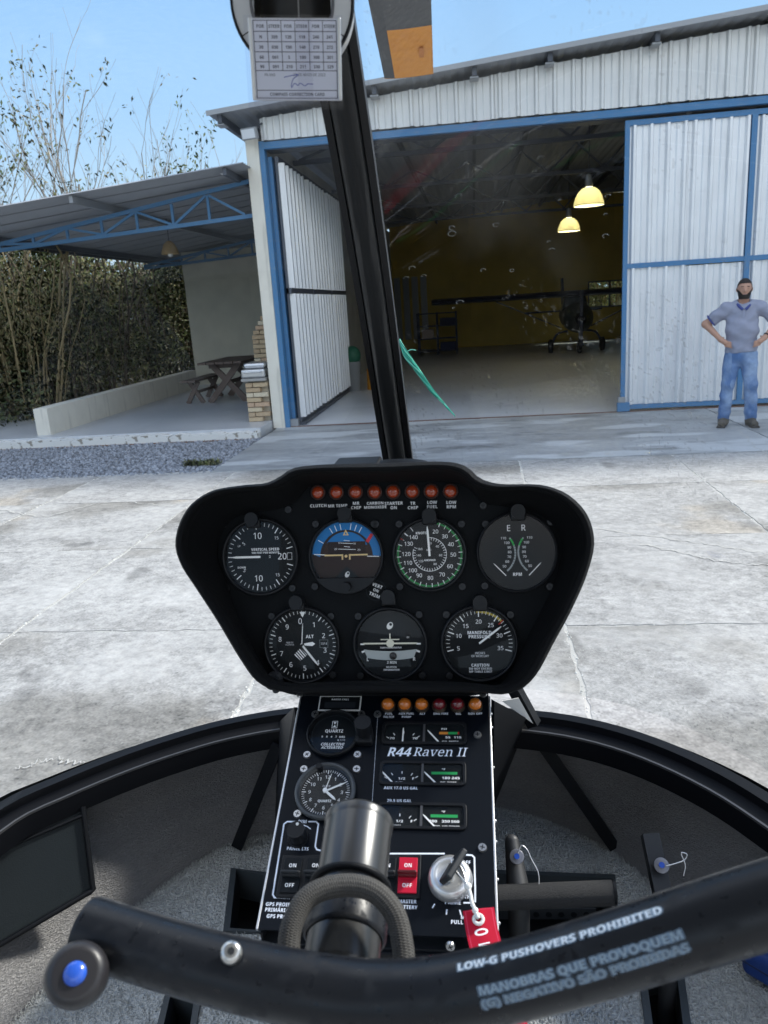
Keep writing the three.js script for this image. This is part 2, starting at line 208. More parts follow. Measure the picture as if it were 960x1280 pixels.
const mBeige = std(0.82, 0.79, 0.66, 0.85, { map: tex(256, 256, (u, v, c) => { const f = 0.9 + (fbm(u * 8, v * 8, 5) - 0.5) * 0.18; c[0] = c[1] = c[2] = f; }, true, 0.4) });
const mDarkSteel = std(0.10, 0.11, 0.13, 0.55, { metalness: 0.4 });
const mGalv = std(0.34, 0.35, 0.36, 0.5, { metalness: 0.5 });
const FZ = -11.3;                       // facade plane
const roofY = (x) => x < 5.6 ? 4.545 + 0.078 * x : 4.545 + 0.078 * (11.2 - x);
const hangar = thing('hangar', 'white ribbed metal hangar with blue door frames and a deep dark bay', 'hangar');
{
  // fascia sheets over the door
  for (let x = -2.72, i = 0; x < 13.9; x += 1.06, i++) {
    const w = 1.06, g = ribbed(w, 1, 0.235, 0.07, 0.035, 0.03 + (i % 3) * 0.01, (a) => roofY(x + a) - 0.085 - 3.97); g.translate(x, 3.97 + (i % 2) * 0.006, FZ + 0.03 + (i % 2) * 0.003);
    part('fascia_sheet', g, mFascia, hangar);
  }
  part('door_header', boxAt([-2.70, 3.865, FZ - 0.06], [13.9, 3.955, FZ + 0.02]), mBlue, hangar);
  part('track_box', boxAt([-2.70, 3.86, FZ - 0.34], [13.9, 3.96, FZ - 0.10]), mDarkSteel, hangar);
  part('corner_column', quadUv(boxAt([-2.955, 0, FZ - 0.16], [-2.775, 4.02, FZ + 0.03], 0.008)), mCream, hangar);
  const jam = part('door_jamb', boxAt([-2.772, 0, FZ - 0.12], [-2.70, 3.97, FZ + 0.015]), mBlue, hangar);
  part('jamb_strip', boxAt([-2.698, 0.02, FZ - 0.3], [-2.64, 3.79, FZ - 0.13]), mBlue, jam);
  part('jamb_block', boxAt([-2.70, 0.0, FZ - 0.1], [-2.58, 0.12, FZ - 0.02]), mGalv, jam);
  // roof: corrugated sheets running down the slope, seen from below at the overhang
  const eave = FZ + 0.36, back = -29.6;
  const sheetGeo = (x0, x1) => { const n = Math.round((x1 - x0) / 0.09), pos = []; return grid(n, 1, (u, v) => { const x = lerp(x0, x1, u), k = Math.round(u * n) % 2; return V3(x, roofY(x) + (k ? 0.018 : 0), lerp(eave, back, v)); }); };
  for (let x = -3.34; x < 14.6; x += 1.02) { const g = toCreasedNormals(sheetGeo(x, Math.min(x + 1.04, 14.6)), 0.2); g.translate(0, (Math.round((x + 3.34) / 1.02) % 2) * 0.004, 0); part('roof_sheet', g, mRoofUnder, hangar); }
  part('barge_flashing', beam(V3(-3.35, roofY(-3.35) + 0.012, eave + 0.012), V3(5.6, roofY(5.6) + 0.012, eave + 0.012), 0.02, 0.06), mGalv, hangar);
  part('barge_flashing', beam(V3(5.6, roofY(5.6) + 0.012, eave + 0.012), V3(14.6, roofY(14.6) + 0.012, eave + 0.012), 0.02, 0.06), mGalv, hangar);
  for (const x of [-3.2, -1.1, 0.2, 1.15, 2.45, 3.9, 5.6, 7.4, 9.2, 11, 12.8, 14.3]) { // purlin ends under the overhang
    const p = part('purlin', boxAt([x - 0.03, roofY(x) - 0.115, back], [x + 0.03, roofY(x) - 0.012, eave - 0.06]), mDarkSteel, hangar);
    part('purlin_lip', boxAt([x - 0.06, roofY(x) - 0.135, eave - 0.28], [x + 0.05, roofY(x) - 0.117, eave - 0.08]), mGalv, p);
  }
  // inner trusses
  for (const z of [-13.6, -17.2, -20.8, -24.4]) {
    const t = part('roof_truss', boxAt([-2.8, 4.02, z - 0.04], [13.9, 4.09, z + 0.04]), mDarkSteel, hangar);
    for (let x = -2.7; x < 13.5; x += 1.1) part('web_bar', beam(V3(x, 4.09, z), V3(x + 0.55, roofY(x + 0.55) - 0.12, z), 0.035, 0.035, V3(0, 0, 1)), mDarkSteel, t), part('web_bar', beam(V3(x + 0.55, roofY(x + 0.55) - 0.12, z + 0.005), V3(x + 1.1, 4.09, z + 0.005), 0.035, 0.035, V3(0, 0, 1)), mDarkSteel, t);
  }
  // walls
  const ochre = std(0.78, 0.54, 0.11, 0.8, { map: tex(256, 256, (u, v, c) => { c[0] = c[1] = c[2] = 0.85 + (fbm(u * 8, v * 8, 5) - 0.5) * 0.35; }, true, 0.2) });
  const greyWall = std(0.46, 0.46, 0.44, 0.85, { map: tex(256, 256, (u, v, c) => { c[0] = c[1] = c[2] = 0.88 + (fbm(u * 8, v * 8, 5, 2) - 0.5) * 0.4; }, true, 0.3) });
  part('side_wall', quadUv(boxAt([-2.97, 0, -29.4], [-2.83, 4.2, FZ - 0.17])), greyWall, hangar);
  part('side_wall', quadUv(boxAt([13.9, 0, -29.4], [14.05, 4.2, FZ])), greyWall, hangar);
  // back wall with a window opening
  const wx0 = 4.13, wx1 = 6.4, wy0 = 1.12, wy1 = 2.04, bz = -29;
  for (const [a, b] of [[[-2.82, 0, bz - 0.15], [wx0, 4.9, bz]], [[wx1, 0, bz - 0.15], [13.89, 4.9, bz]], [[wx0, 0, bz - 0.15], [wx1, wy0, bz]], [[wx0, wy1, bz - 0.15], [wx1, 4.9, bz]]]) part('back_wall', quadUv(boxAt(a, b)), ochre, hangar);
  const win = part('window', merge([boxAt([wx0, wy0, bz - 0.1], [wx1, wy0 + 0.05, bz - 0.03]), boxAt([wx0, wy1 - 0.05, bz - 0.1], [wx1, wy1, bz - 0.03]), boxAt([wx0, wy0 + 0.05, bz - 0.1], [wx0 + 0.05, wy1 - 0.05, bz - 0.03]), boxAt([wx1 - 0.05, wy0 + 0.05, bz - 0.1], [wx1, wy1 - 0.05, bz - 0.03]), boxAt([4.86, wy0 + 0.05, bz - 0.09], [4.92, wy1 - 0.05, bz - 0.04])]), mDarkSteel, hangar);
  part('pane', boxAt([wx0 + 0.05, wy0 + 0.05, bz - 0.066], [wx1 - 0.05, wy1 - 0.05, bz - 0.062]), phy(0.9, 0.95, 0.93, 0.02, { transmission: 1, thickness: 0 }), win);
  // facade right of the doors and its return
  for (let x = 8.9; x < 13.8; x += 1.0) { const g = ribbed(1.0, 3.8, 0.235, 0.07, 0.035, 0.05); g.translate(x, 0, FZ - 0.03); part('wall_sheet', g, mSheet, hangar); }
  const floorMap = tex(512, 512, (u, v, c) => { const b = 0.58 + (fbm(u * 8, v * 8, 6) - 0.5) * 0.14; c[0] = b * 0.97; c[1] = b; c[2] = b * 1.03; }, true, 0.15);
  part('hangar_floor', quadUv(boxAt([-2.83, -0.05, -29], [13.9, 0.008, FZ - 0.06])), std(1, 1, 1, 0.38, { map: floorMap }), hangar);
  part('door_rail', boxAt([-2.7, -0.03, FZ - 0.055], [13.9, 0.014, FZ - 0.005]), std(0.16, 0.085, 0.06, 0.7), hangar);
  // sliding leaves on the right
  const leaf = (x0, x1, z) => {
    const d = part('sliding_door', merge([boxAt([x0, 0.04, z], [x0 + 0.06, 3.82, z + 0.05]), boxAt([x1 - 0.06, 0.04, z], [x1, 3.82, z + 0.05]), boxAt([(x0 + x1) / 2 - 0.035, 0.1, z], [(x0 + x1) / 2 + 0.035, 3.76, z + 0.052]), boxAt([x0 + 0.06, 0.04, z], [x1 - 0.06, 0.1, z + 0.048]), boxAt([x0 + 0.06, 3.755, z], [x1 - 0.06, 3.82, z + 0.048]), boxAt([x0 + 0.06, 1.965, z], [(x0 + x1) / 2 - 0.035, 2.03, z + 0.048]), boxAt([(x0 + x1) / 2 + 0.035, 1.965, z], [x1 - 0.06, 2.03, z + 0.048])]), mBlue, hangar);
    const half = (x1 - x0) / 2, r = rng(Math.round(x0 * 100));
    for (const s of [0, 1]) for (const [y0, y1] of [[0.1, 1.97], [2.025, 3.76]]) for (let k = 0; k < 2; k++) {
      const a = x0 + 0.06 + s * (half - 0.025), w = (half - 0.095) / 2, h = y1 - y0 - (r() * 0.02), g = ribbed(w + 0.02, h, 0.215 + r() * 0.006, 0.075, 0.045, 0.02 + r() * 0.02); g.translate(a + k * w, y0 + 0.004, z + 0.006 + k * 0.004); part('door_sheet', g, mSheet, d);
    }
    return d;
  };
  const d1 = leaf(2.14, 5.38, FZ - 0.075); leaf(5.42, 8.66, FZ - 0.14);
  part('roller_block', boxAt([2.09, 0.015, FZ - 0.06], [2.26, 0.14, FZ + 0.02], 0.004), mBlue, d1);
  part('bracket', boxAt([2.10, 0.142, FZ - 0.05], [2.20, 0.22, FZ + 0.01], 0.004), mGalv, d1);
  // leaves folded back along the left side, inside the bay
  for (let k = 0; k < 3; k++) {
    const z1 = FZ - 0.14 - k * 1.62, z0 = z1 - 1.6, X = -2.56 + k * 0.012;
    const d = part('folded_door', merge([boxAt([X - 0.04, 0.06, z0], [X + 0.012, 0.12, z1]), boxAt([X - 0.04, 3.72, z0], [X + 0.012, 3.79, z1]), boxAt([X - 0.04, 1.94, z0], [X + 0.03, 2.02, z1]), boxAt([X - 0.04, 0.12, z0], [X - 0.01, 3.72, z0 + 0.04]), boxAt([X - 0.04, 0.12, z1 - 0.04], [X - 0.01, 3.72, z1])]), mDarkSteel, hangar);
    for (const [y0, y1] of [[0.12, 1.94], [2.02, 3.72]]) { const g = ribbed(1.5, y1 - y0, 0.25, 0.13, 0.075, 0.02); g.rotateY(Math.PI / 2); g.translate(X - 0.012, y0, z1 - 0.05); part('door_sheet', g, mSheet, d); }
  }
  part('floor_channel', boxAt([-2.66, 0.0, FZ - 5.1], [-2.5, 0.05, FZ - 0.15]), mDarkSteel, hangar);
}
{ // floodlight under the eave corner
  const p = onZ(312, 167, FZ + 0.2), t = thing('floodlight', 'small square grey floodlight on the hangar corner column under the roof edge', 'floodlight', [p.x, p.y, p.z]);
  t.rotation.set(0.25, -0.35, 0.06);
  part('housing', box(0.25, 0.15, 0.06, 0.012), mGalv, t); part('lens', box(0.21, 0.115, 0.01, 0.003), phy(0.75, 0.78, 0.8, 0.15, { clearcoat: 0.5 }), t, [0, 0, 0.034]);
  part('bracket', rod(V3(0, 0.02, -0.03), V3(0.08, 0.10, -0.22), 0.012), mDarkSteel, t);
}
function bayLamp(px, py, z, label) {
  const p = onZ(px, py, z), t = thing('pendant_lamp', label, 'lamp', [p.x, p.y, p.z], 'lit bell lamps in the hangar');
  const prof = [[0.255, 0], [0.26, 0.01], [0.25, 0.06], [0.225, 0.14], [0.18, 0.22], [0.12, 0.275], [0.06, 0.295]].map(([a, b]) => new THREE.Vector2(a, b));
  part('shade', new THREE.LatheGeometry(prof, 40), phy(0.56, 0.53, 0.33, 0.75, { transmission: 0.2, thickness: 0, emissive: new THREE.Color(0.30, 0.24, 0.085), emissiveIntensity: 0.12 }), t);
  part('shade_rim', new THREE.TorusGeometry(0.257, 0.008, 8, 40).rotateX(Math.PI / 2), std(0.4, 0.38, 0.3, 0.4), t, [0, 0.004, 0]);
  part('bulb', new THREE.SphereGeometry(0.05, 16, 12), std(1, 0.95, 0.8, 0.5, { emissive: new THREE.Color(1, 0.93, 0.7), emissiveIntensity: 0.9 }), t, [0, 0.12, 0]);
  part('ballast', new THREE.CylinderGeometry(0.05, 0.07, 0.2, 20), mGalv, t, [0, 0.4, 0]);
  part('stem', rod(V3(0, 0.5, 0), V3(0, roofY(p.x) - 0.1 - p.y, 0), 0.008), mDarkSteel, t);
  const l = new THREE.PointLight(new THREE.Color(1, 0.9, 0.65), 1.1); l.position.set(0, 0.12, 0); l.shadow.radius = 2.5; l.castShadow = true; t.add(l);
}
bayLamp(736, 257, -14.5, 'lit bell lamp hanging just inside the hangar doorway'); bayLamp(711, 289, -19.5, 'lit bell lamp hanging deeper in the hangar, behind the first');
{ // light aircraft parked at the back of the bay
  const O = onZ(680, 378, -24), t = thing('light_aircraft', 'dark high-wing light aircraft parked against the ochre back wall', 'aircraft', [O.x + 0.9, 0, -24]);
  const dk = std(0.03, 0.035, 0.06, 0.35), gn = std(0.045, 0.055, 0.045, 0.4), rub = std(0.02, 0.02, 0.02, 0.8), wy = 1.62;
  const sec = new THREE.Shape(); sec.moveTo(-0.65, 0); sec.quadraticCurveTo(-0.6, 0.13, -0.2, 0.14); sec.quadraticCurveTo(0.3, 0.10, 0.68, 0.01); sec.lineTo(0.6, -0.02); sec.quadraticCurveTo(-0.4, -0.07, -0.65, 0);
  const wg = new THREE.ExtrudeGeometry(sec, { depth: 8.4, bevelEnabled: false, curveSegments: 8 }); wg.rotateY(Math.PI / 2); wg.translate(-4.2, wy, 0);
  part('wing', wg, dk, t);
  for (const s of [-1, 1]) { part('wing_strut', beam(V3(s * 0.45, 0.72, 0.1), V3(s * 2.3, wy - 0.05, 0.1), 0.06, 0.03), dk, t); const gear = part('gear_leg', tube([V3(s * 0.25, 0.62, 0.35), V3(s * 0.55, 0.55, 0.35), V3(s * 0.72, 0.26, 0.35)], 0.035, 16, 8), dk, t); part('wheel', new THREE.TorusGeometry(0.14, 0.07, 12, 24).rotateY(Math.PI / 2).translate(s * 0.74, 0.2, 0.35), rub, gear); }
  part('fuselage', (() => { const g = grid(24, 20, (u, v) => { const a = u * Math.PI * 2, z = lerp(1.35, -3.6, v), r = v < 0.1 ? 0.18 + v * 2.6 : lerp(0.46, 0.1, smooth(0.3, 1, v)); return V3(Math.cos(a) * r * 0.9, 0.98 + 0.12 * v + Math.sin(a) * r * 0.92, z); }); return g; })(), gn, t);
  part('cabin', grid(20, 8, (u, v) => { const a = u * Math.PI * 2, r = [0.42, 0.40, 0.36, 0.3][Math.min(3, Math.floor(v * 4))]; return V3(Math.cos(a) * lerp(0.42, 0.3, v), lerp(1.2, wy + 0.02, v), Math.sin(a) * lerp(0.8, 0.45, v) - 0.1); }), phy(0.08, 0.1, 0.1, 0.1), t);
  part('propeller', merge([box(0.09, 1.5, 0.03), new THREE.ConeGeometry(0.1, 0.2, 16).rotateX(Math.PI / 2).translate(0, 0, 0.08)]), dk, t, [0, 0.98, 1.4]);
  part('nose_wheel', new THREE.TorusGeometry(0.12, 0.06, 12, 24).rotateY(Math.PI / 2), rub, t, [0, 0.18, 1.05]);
  part('nose_fork', rod(V3(0, 0.2, 1.05), V3(0, 0.7, 0.95), 0.025), dk, t);
  part('tail_fin', new THREE.ExtrudeGeometry(new THREE.Shape([[0, 0], [0.7, 0], [0.95, 1.1], [0.55, 1.1]].map(([a, b]) => new THREE.Vector2(a, b))), { depth: 0.05, bevelEnabled: false }).rotateY(Math.PI / 2).translate(-0.025, 1.08, -2.75), dk, t);
  part('tailplane', boxAt([-1.25, 1.1, -3.55], [1.25, 1.15, -2.95], 0.02), dk, t);
}
{ // workshop things along the left of the bay
  const p = onZ(548, 440, -26), t = thing('storage_rack', 'dark blue wire storage rack with boxes in front of the ochre wall', 'rack', [p.x, 0.008, -26]);
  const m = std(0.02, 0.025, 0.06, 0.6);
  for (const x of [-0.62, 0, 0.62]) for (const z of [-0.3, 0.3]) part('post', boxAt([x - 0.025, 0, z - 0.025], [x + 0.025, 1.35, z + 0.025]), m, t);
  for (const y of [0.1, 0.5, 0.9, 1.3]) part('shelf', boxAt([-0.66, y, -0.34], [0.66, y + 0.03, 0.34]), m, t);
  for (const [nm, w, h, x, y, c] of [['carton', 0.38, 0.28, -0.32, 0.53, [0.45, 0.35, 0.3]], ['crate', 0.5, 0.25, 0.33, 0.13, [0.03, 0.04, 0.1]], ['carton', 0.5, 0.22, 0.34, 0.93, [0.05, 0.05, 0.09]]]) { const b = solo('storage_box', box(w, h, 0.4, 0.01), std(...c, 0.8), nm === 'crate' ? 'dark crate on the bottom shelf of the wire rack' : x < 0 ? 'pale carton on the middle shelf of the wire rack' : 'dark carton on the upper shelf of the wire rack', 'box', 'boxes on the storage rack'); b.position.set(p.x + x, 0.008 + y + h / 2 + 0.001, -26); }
  const q = onY(470, 486, 0.01), d = thing('wheeled_cylinder', 'orange drum-based cylinder with a brown bottle standing inside the bay beside the folded doors', 'cylinder', [q.x, 0.008, q.z]);
  part('drum', new THREE.CylinderGeometry(0.17, 0.18, 0.42, 24), std(0.62, 0.27, 0.03, 0.5), d, [0, 0.21, 0]);
  part('bottle', new THREE.LatheGeometry([[0.11, 0], [0.12, 0.05], [0.12, 0.6], [0.06, 0.72], [0.03, 0.74], [0.03, 0.8]].map((a) => new THREE.Vector2(...a)), 20), std(0.2, 0.12, 0.1, 0.5), d, [0, 0.42, 0]);
  part('valve', merge([box(0.12, 0.03, 0.03), new THREE.CylinderGeometry(0.02, 0.02, 0.14, 12), box(0.07, 0.12, 0.05).translate(0, 0.17, 0)]), std(0.6, 0.62, 0.6, 0.4), d, [0, 1.26, 0]);
  const e = onY(448, 490, 0.01), f = thing('waste_bin', 'green topped grey bin standing against the left wall of the bay', 'bin', [e.x - 0.12, 0.008, e.z - 0.3]);
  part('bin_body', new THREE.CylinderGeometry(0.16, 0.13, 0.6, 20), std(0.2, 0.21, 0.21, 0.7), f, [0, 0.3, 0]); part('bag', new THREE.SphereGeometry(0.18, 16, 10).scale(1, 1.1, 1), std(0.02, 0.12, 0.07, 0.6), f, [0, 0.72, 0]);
  for (let k = 0; k < 4; k++) { const x = -2.75 + k * 0.32, b = solo('wall_panel', boxAt([x, 0.4, -28.98], [x + 0.22, 2.6, -28.9], 0.01), std(0.3 + k * 0.06, 0.3 + k * 0.06, 0.29 + k * 0.06, 0.7), 'grey upright panel leaning on the back wall left of the ochre paint', 'panel', 'upright panels on the back wall'); }
}

// ---------------------------------------------------------------- porch with lean-to roof
const PY = 0.12;
{
  const floorTex = tex(512, 512, (u, v, c) => { const b = 0.58 + (fbm(u * 8, v * 8, 6, 2) - 0.5) * 0.12; c[0] = b * 0.97; c[1] = b; c[2] = b * 1.04; }, true, 0.2);
  const porch = new THREE.Group(); porch.name = 'porch_floor'; tag(porch, 'raised pale grey porch floor with a chipped white kerb', null, null, 'structure'); scene.add(porch);
  part('floor_slab', quadUv(boxAt([-8.6, -0.1, -18.3], [-2.97, PY, -10.62])), std(1, 1, 1, 0.28, { map: floorTex }), porch);
  const r = rng(5); let x = -12;
  const white = std(0.78, 0.77, 0.73, 0.8, { map: tex(256, 256, (u, v, c) => { const ch = smooth(0.60, 0.68, fbm(u * 16, v * 16, 5)); c[0] = lerp(1, 0.42, ch); c[1] = lerp(1, 0.39, ch); c[2] = lerp(1, 0.34, ch); }, true, 1.2) });
  while (x < -3.0) { const w = Math.min(0.7 + r() * 0.8, -2.97 - x), n = 12, s = new THREE.Shape(); s.moveTo(0, 0); for (let i = 0; i <= n; i++) s.lineTo(w * i / n, 0.1 + PY - 0.012 - (i === 0 || i === n ? 0.03 : r() * 0.012) - (x > -4.3 ? r() * 0.03 : 0)); s.lineTo(w, 0); const g = quadUv(new THREE.ExtrudeGeometry(s, { depth: 0.2 + r() * 0.02, bevelEnabled: false })); g.translate(x, -0.1, -10.62 + 0.002); part('kerb_stone', g, white, porch); x += w + 0.012; }
  part('soil_line', quadUv(boxAt([-12, -0.08, -10.40], [-2.98, 0.004, -10.385])), std(0.2, 0.1, 0.05, 0.95), porch);
}
{ // low wall
  const w = thing('low_wall', 'low cream plastered wall running back along the porch edge', 'wall');
  part('wall_body', quadUv(boxAt([-6.50, PY - 0.02, -17.3], [-6.28, PY + 0.40, -10.85], 0.006)), mCream, w);
  const b = thing('porch_wall', 'plain beige wall closing the back of the porch behind the picnic table', 'wall');
  part('wall_body', quadUv(boxAt([-6.55, PY - 0.02, -18.2], [-2.98, 3.15, -18.0])), mBeige, b);
}
{
  const t = thing('porch_canopy', 'lean-to canopy of grey ribbed sheets on blue steel trusses beside the hangar', 'canopy');
  const slope = 0.57 / 4.3, ry = (x) => 3.62 + slope * (x + 3), back = -20.0, front = (x) => -10.82 + (x + 2.9) * -0.262 * -1;
  const fz = (x) => -10.82 - (x + 2.9) * 0.265;             // the front edge runs out towards the apron on the left
  const N = 16;
  for (let k = 0; k < N; k++) { // sheets laid across the slope
    const a = k / N, b = (k + 1) / N + 0.004, nz = 12;
    const g = grid(1, nz, (u, v) => { const x = lerp(-7.5, -2.9, u), z = lerp(fz(x), back, lerp(a, b, v)), c = Math.round(v * nz) % 2; return V3(x, ry(x) + (c ? 0.022 : 0) + (k % 2) * 0.003, z); });
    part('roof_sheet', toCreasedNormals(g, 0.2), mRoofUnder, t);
  }
  part('edge_gutter', beam(V3(-7.5, ry(-7.5) - 0.01, fz(-7.5)), V3(-7.5, ry(-7.5) - 0.01, back), 0.08, 0.05), mDarkSteel, t);
  for (const x of [-5.1, -3.15, -7.1]) part('purlin', beam(V3(x, ry(x) - 0.055, fz(x) - 0.05), V3(x, ry(x) - 0.055, back), 0.05, 0.09), x === -5.1 ? mGalv : mDarkSteel, t);
  const truss = (z, m, x0) => {
    const tr = part('truss', beam(V3(x0, 2.83, z), V3(-2.96, 3.05, z), 0.05, 0.055), m, t);
    part('top_chord', beam(V3(x0, ry(x0) - 0.17, z), V3(-2.96, ry(-2.96) - 0.11, z), 0.05, 0.055), m, tr);
    const n = 7, bot = (x) => 2.83 + (x - x0) / (-2.96 - x0) * 0.22 + 0.028, top = (x) => ry(x) - 0.165;
    for (let i = 0; i < n; i++) { const xa = lerp(x0 + 0.35, -3.1, i / n), xb = lerp(x0 + 0.35, -3.1, (i + 1) / n); part('web_bar', beam(V3(xa, bot(xa), z), V3(xa, top(xa), z), 0.036, 0.036, V3(0, 0, 1)), m, tr); const fl = i % 2; part('web_bar', beam(V3(xa + 0.02, fl ? bot(xa) : top(xa), z + 0.004), V3(xb - 0.02, fl ? top(xb) : bot(xb), z + 0.004), 0.034, 0.034, V3(0, 0, 1)), m, tr); }
  };
  truss(-11.5, mBlue, -7.3); truss(-17.6, mBlue, -7.3);
}
{
  const p = onZ(213, 318, -13.5), t = thing('porch_lamp', 'unlit tan bell lamp hanging from the porch canopy', 'lamp', [p.x, p.y, p.z]);
  part('shade', new THREE.LatheGeometry([[0.15, 0], [0.145, 0.05], [0.10, 0.16], [0.05, 0.21], [0.03, 0.22]].map((a) => new THREE.Vector2(...a)), 28), phy(0.5, 0.36, 0.18, 0.6, { transmission: 0.3, thickness: 0 }), t);
  part('bulb', new THREE.SphereGeometry(0.045, 14, 10), std(0.85, 0.85, 0.82, 0.3), t, [0, 0.0, 0]);
  part('stem', rod(V3(0, 0.22, 0), V3(0, 3.62 + 0.1326 * (p.x + 3) - p.y, 0), 0.008), mDarkSteel, t);
  const q = onZ(279, 215, -11.2), s = thing('security_light', 'small white twin security light under the canopy edge beside the hangar column', 'light', [q.x, q.y, q.z]);
  part('head', new THREE.SphereGeometry(0.05, 14, 10).scale(1, 0.8, 1.1), std(0.8, 0.8, 0.8, 0.4), s); part('head', new THREE.SphereGeometry(0.04, 14, 10), std(0.8, 0.8, 0.8, 0.4), s, [-0.08, 0.02, 0]); part('arm', rod(V3(0, 0, 0), V3(0.22, 0.1, -0.05), 0.014), mDarkSteel, s);
}
{ // picnic table and benches
  const woodT = tex(256, 256, (u, v, c) => { const g = fbm(u * 4, v * 64, 5), b = 0.12 + (g - 0.5) * 0.1; c[0] = b * 1.15; c[1] = b * 0.85; c[2] = b * 0.7; }); const wood = std(1, 1, 1, 0.65, { map: woodT });
  const A = onY(286, 503, PY), tx = A.x, tz = A.z - 0.62;
  const tbl = thing('picnic_table', 'dark wooden picnic table with crossed legs on the porch', 'table', [tx, PY, tz]); tbl.rotation.y = Math.PI / 2 - 0.03;
  for (let k = 0; k < 5; k++) part('plank', box(1.7, 0.04, 0.155, 0.004), wood, tbl, [0, 0.74, -0.34 + k * 0.17]);
  for (const x of [-0.55, 0.55]) { for (const s of [-1, 1]) part('leg', beam(V3(x + s * 0.012, 0.0, s * 0.36), V3(x + s * 0.012, 0.72, -s * 0.28), 0.045, 0.11), wood, tbl); part('cross_rail', box(0.06, 0.09, 0.66, 0.004), wood, tbl, [x + (x < 0 ? 0.06 : -0.06), 0.675, 0]); }
  part('stretcher', box(1.1, 0.07, 0.05, 0.004), wood, tbl, [0, 0.36, 0]);
  for (const [dz, lab] of [[-0.66, 'dark wooden bench on the low wall side of the picnic table'], [0.66, 'dark wooden bench on the hangar side of the picnic table']]) {
    const b = thing('bench', lab, 'bench', [tx + dz, PY, tz], 'benches at the picnic table'); b.rotation.y = Math.PI / 2 - 0.03;
    for (const k of [-1, 1]) part('plank', box(1.6, 0.04, 0.14, 0.004), wood, b, [0, 0.43, k * 0.075]);
    for (const x of [-0.5, 0.5]) for (const s of [-1, 1]) part('leg', beam(V3(x + s * 0.01, 0, s * 0.15), V3(x + s * 0.01, 0.41, -s * 0.09), 0.04, 0.08), wood, b);
    part('stretcher', box(1.0, 0.05, 0.04, 0.004), wood, b, [0, 0.2, 0]);
  }
}
{ // brick barbecue
  const t = thing('brick_barbecue', 'tan brick barbecue with a stepped chimney and a steel hood beside the hangar column', 'barbecue');
  const mats = [[0.60, 0.46, 0.29], [0.66, 0.54, 0.36], [0.54, 0.40, 0.25], [0.72, 0.62, 0.45], [0.60, 0.42, 0.28]].map((c) => std(...c, 0.9, { map: tex(64, 64, (u, v, o) => { o[0] = o[1] = o[2] = 0.88 + (fbm(u * 8, v * 8, 4) - 0.5) * 0.5; }) })), mort = std(0.5, 0.45, 0.36, 0.95), r = rng(19), gb = box(0.215, 0.062, 0.10, 0.004), gh = box(0.104, 0.062, 0.10, 0.004);
  const x1 = -2.99, z = -12.35; // chimney tower, then the low grill block in front of it
  part('core', boxAt([-3.42, PY, z - 0.5], [x1, 1.38, z - 0.055]), mort, t); part('core', poly([V3(-3.42, 1.38, z - 0.056), V3(x1, 1.38, z - 0.056), V3(x1, 1.93, z - 0.056)], -0.3), mort, t); part('core', boxAt([-3.30, PY, -11.78], [x1, 0.72, -11.33]), mort, t);
  const course = (y, xa, xb, zz, odd) => { let x = xa; if (odd) { const b = part('brick', gh, mats[Math.floor(r() * 5)], t, [x + 0.053, y, zz + (r() - 0.5) * 0.006]); x += 0.114; } while (x + 0.1 < xb) { const full = x + 0.215 <= xb + 0.06; part('brick', full ? gb : gh, mats[Math.floor(r() * 5)], t, [x + (full ? 0.1085 : 0.053), y, zz + (r() - 0.5) * 0.006]); x += full ? 0.225 : 0.114; } };
  for (let k = 0; k < 26; k++) { const y = PY + 0.035 + k * 0.073; course(y, -3.44 + Math.max(0, (y - 1.36) / 0.65 * 0.42), -3.0, z, k % 2); }
  for (let k = 0; k < 8; k++) course(PY + 0.035 + k * 0.073, -3.31, -3.0, -11.28, k % 2);
  part('counter', boxAt([-3.36, 0.725, -11.8], [x1, 0.765, -11.2], 0.006), std(0.35, 0.34, 0.32, 0.7), t);
  const h = new THREE.CylinderGeometry(0.22, 0.22, 0.34, 24, 1, false, -Math.PI / 2, Math.PI); h.rotateZ(Math.PI / 2); h.rotateX(0); h.scale(1, 0.8, 1);
  part('steel_hood', merge([boxAt([-3.36, 0.767, -11.75], [x1 - 0.005, 0.9, -11.22], 0.03), boxAt([-3.34, 0.9, -11.72], [x1 - 0.01, 0.99, -11.3], 0.045)]), std(0.62, 0.63, 0.64, 0.28, { metalness: 0.9 }), t);
  part('hood_handle', rod(V3(-3.3, 0.86, -11.2), V3(-3.04, 0.86, -11.2), 0.012), std(0.7, 0.7, 0.7, 0.25, { metalness: 0.9 }), t);
}

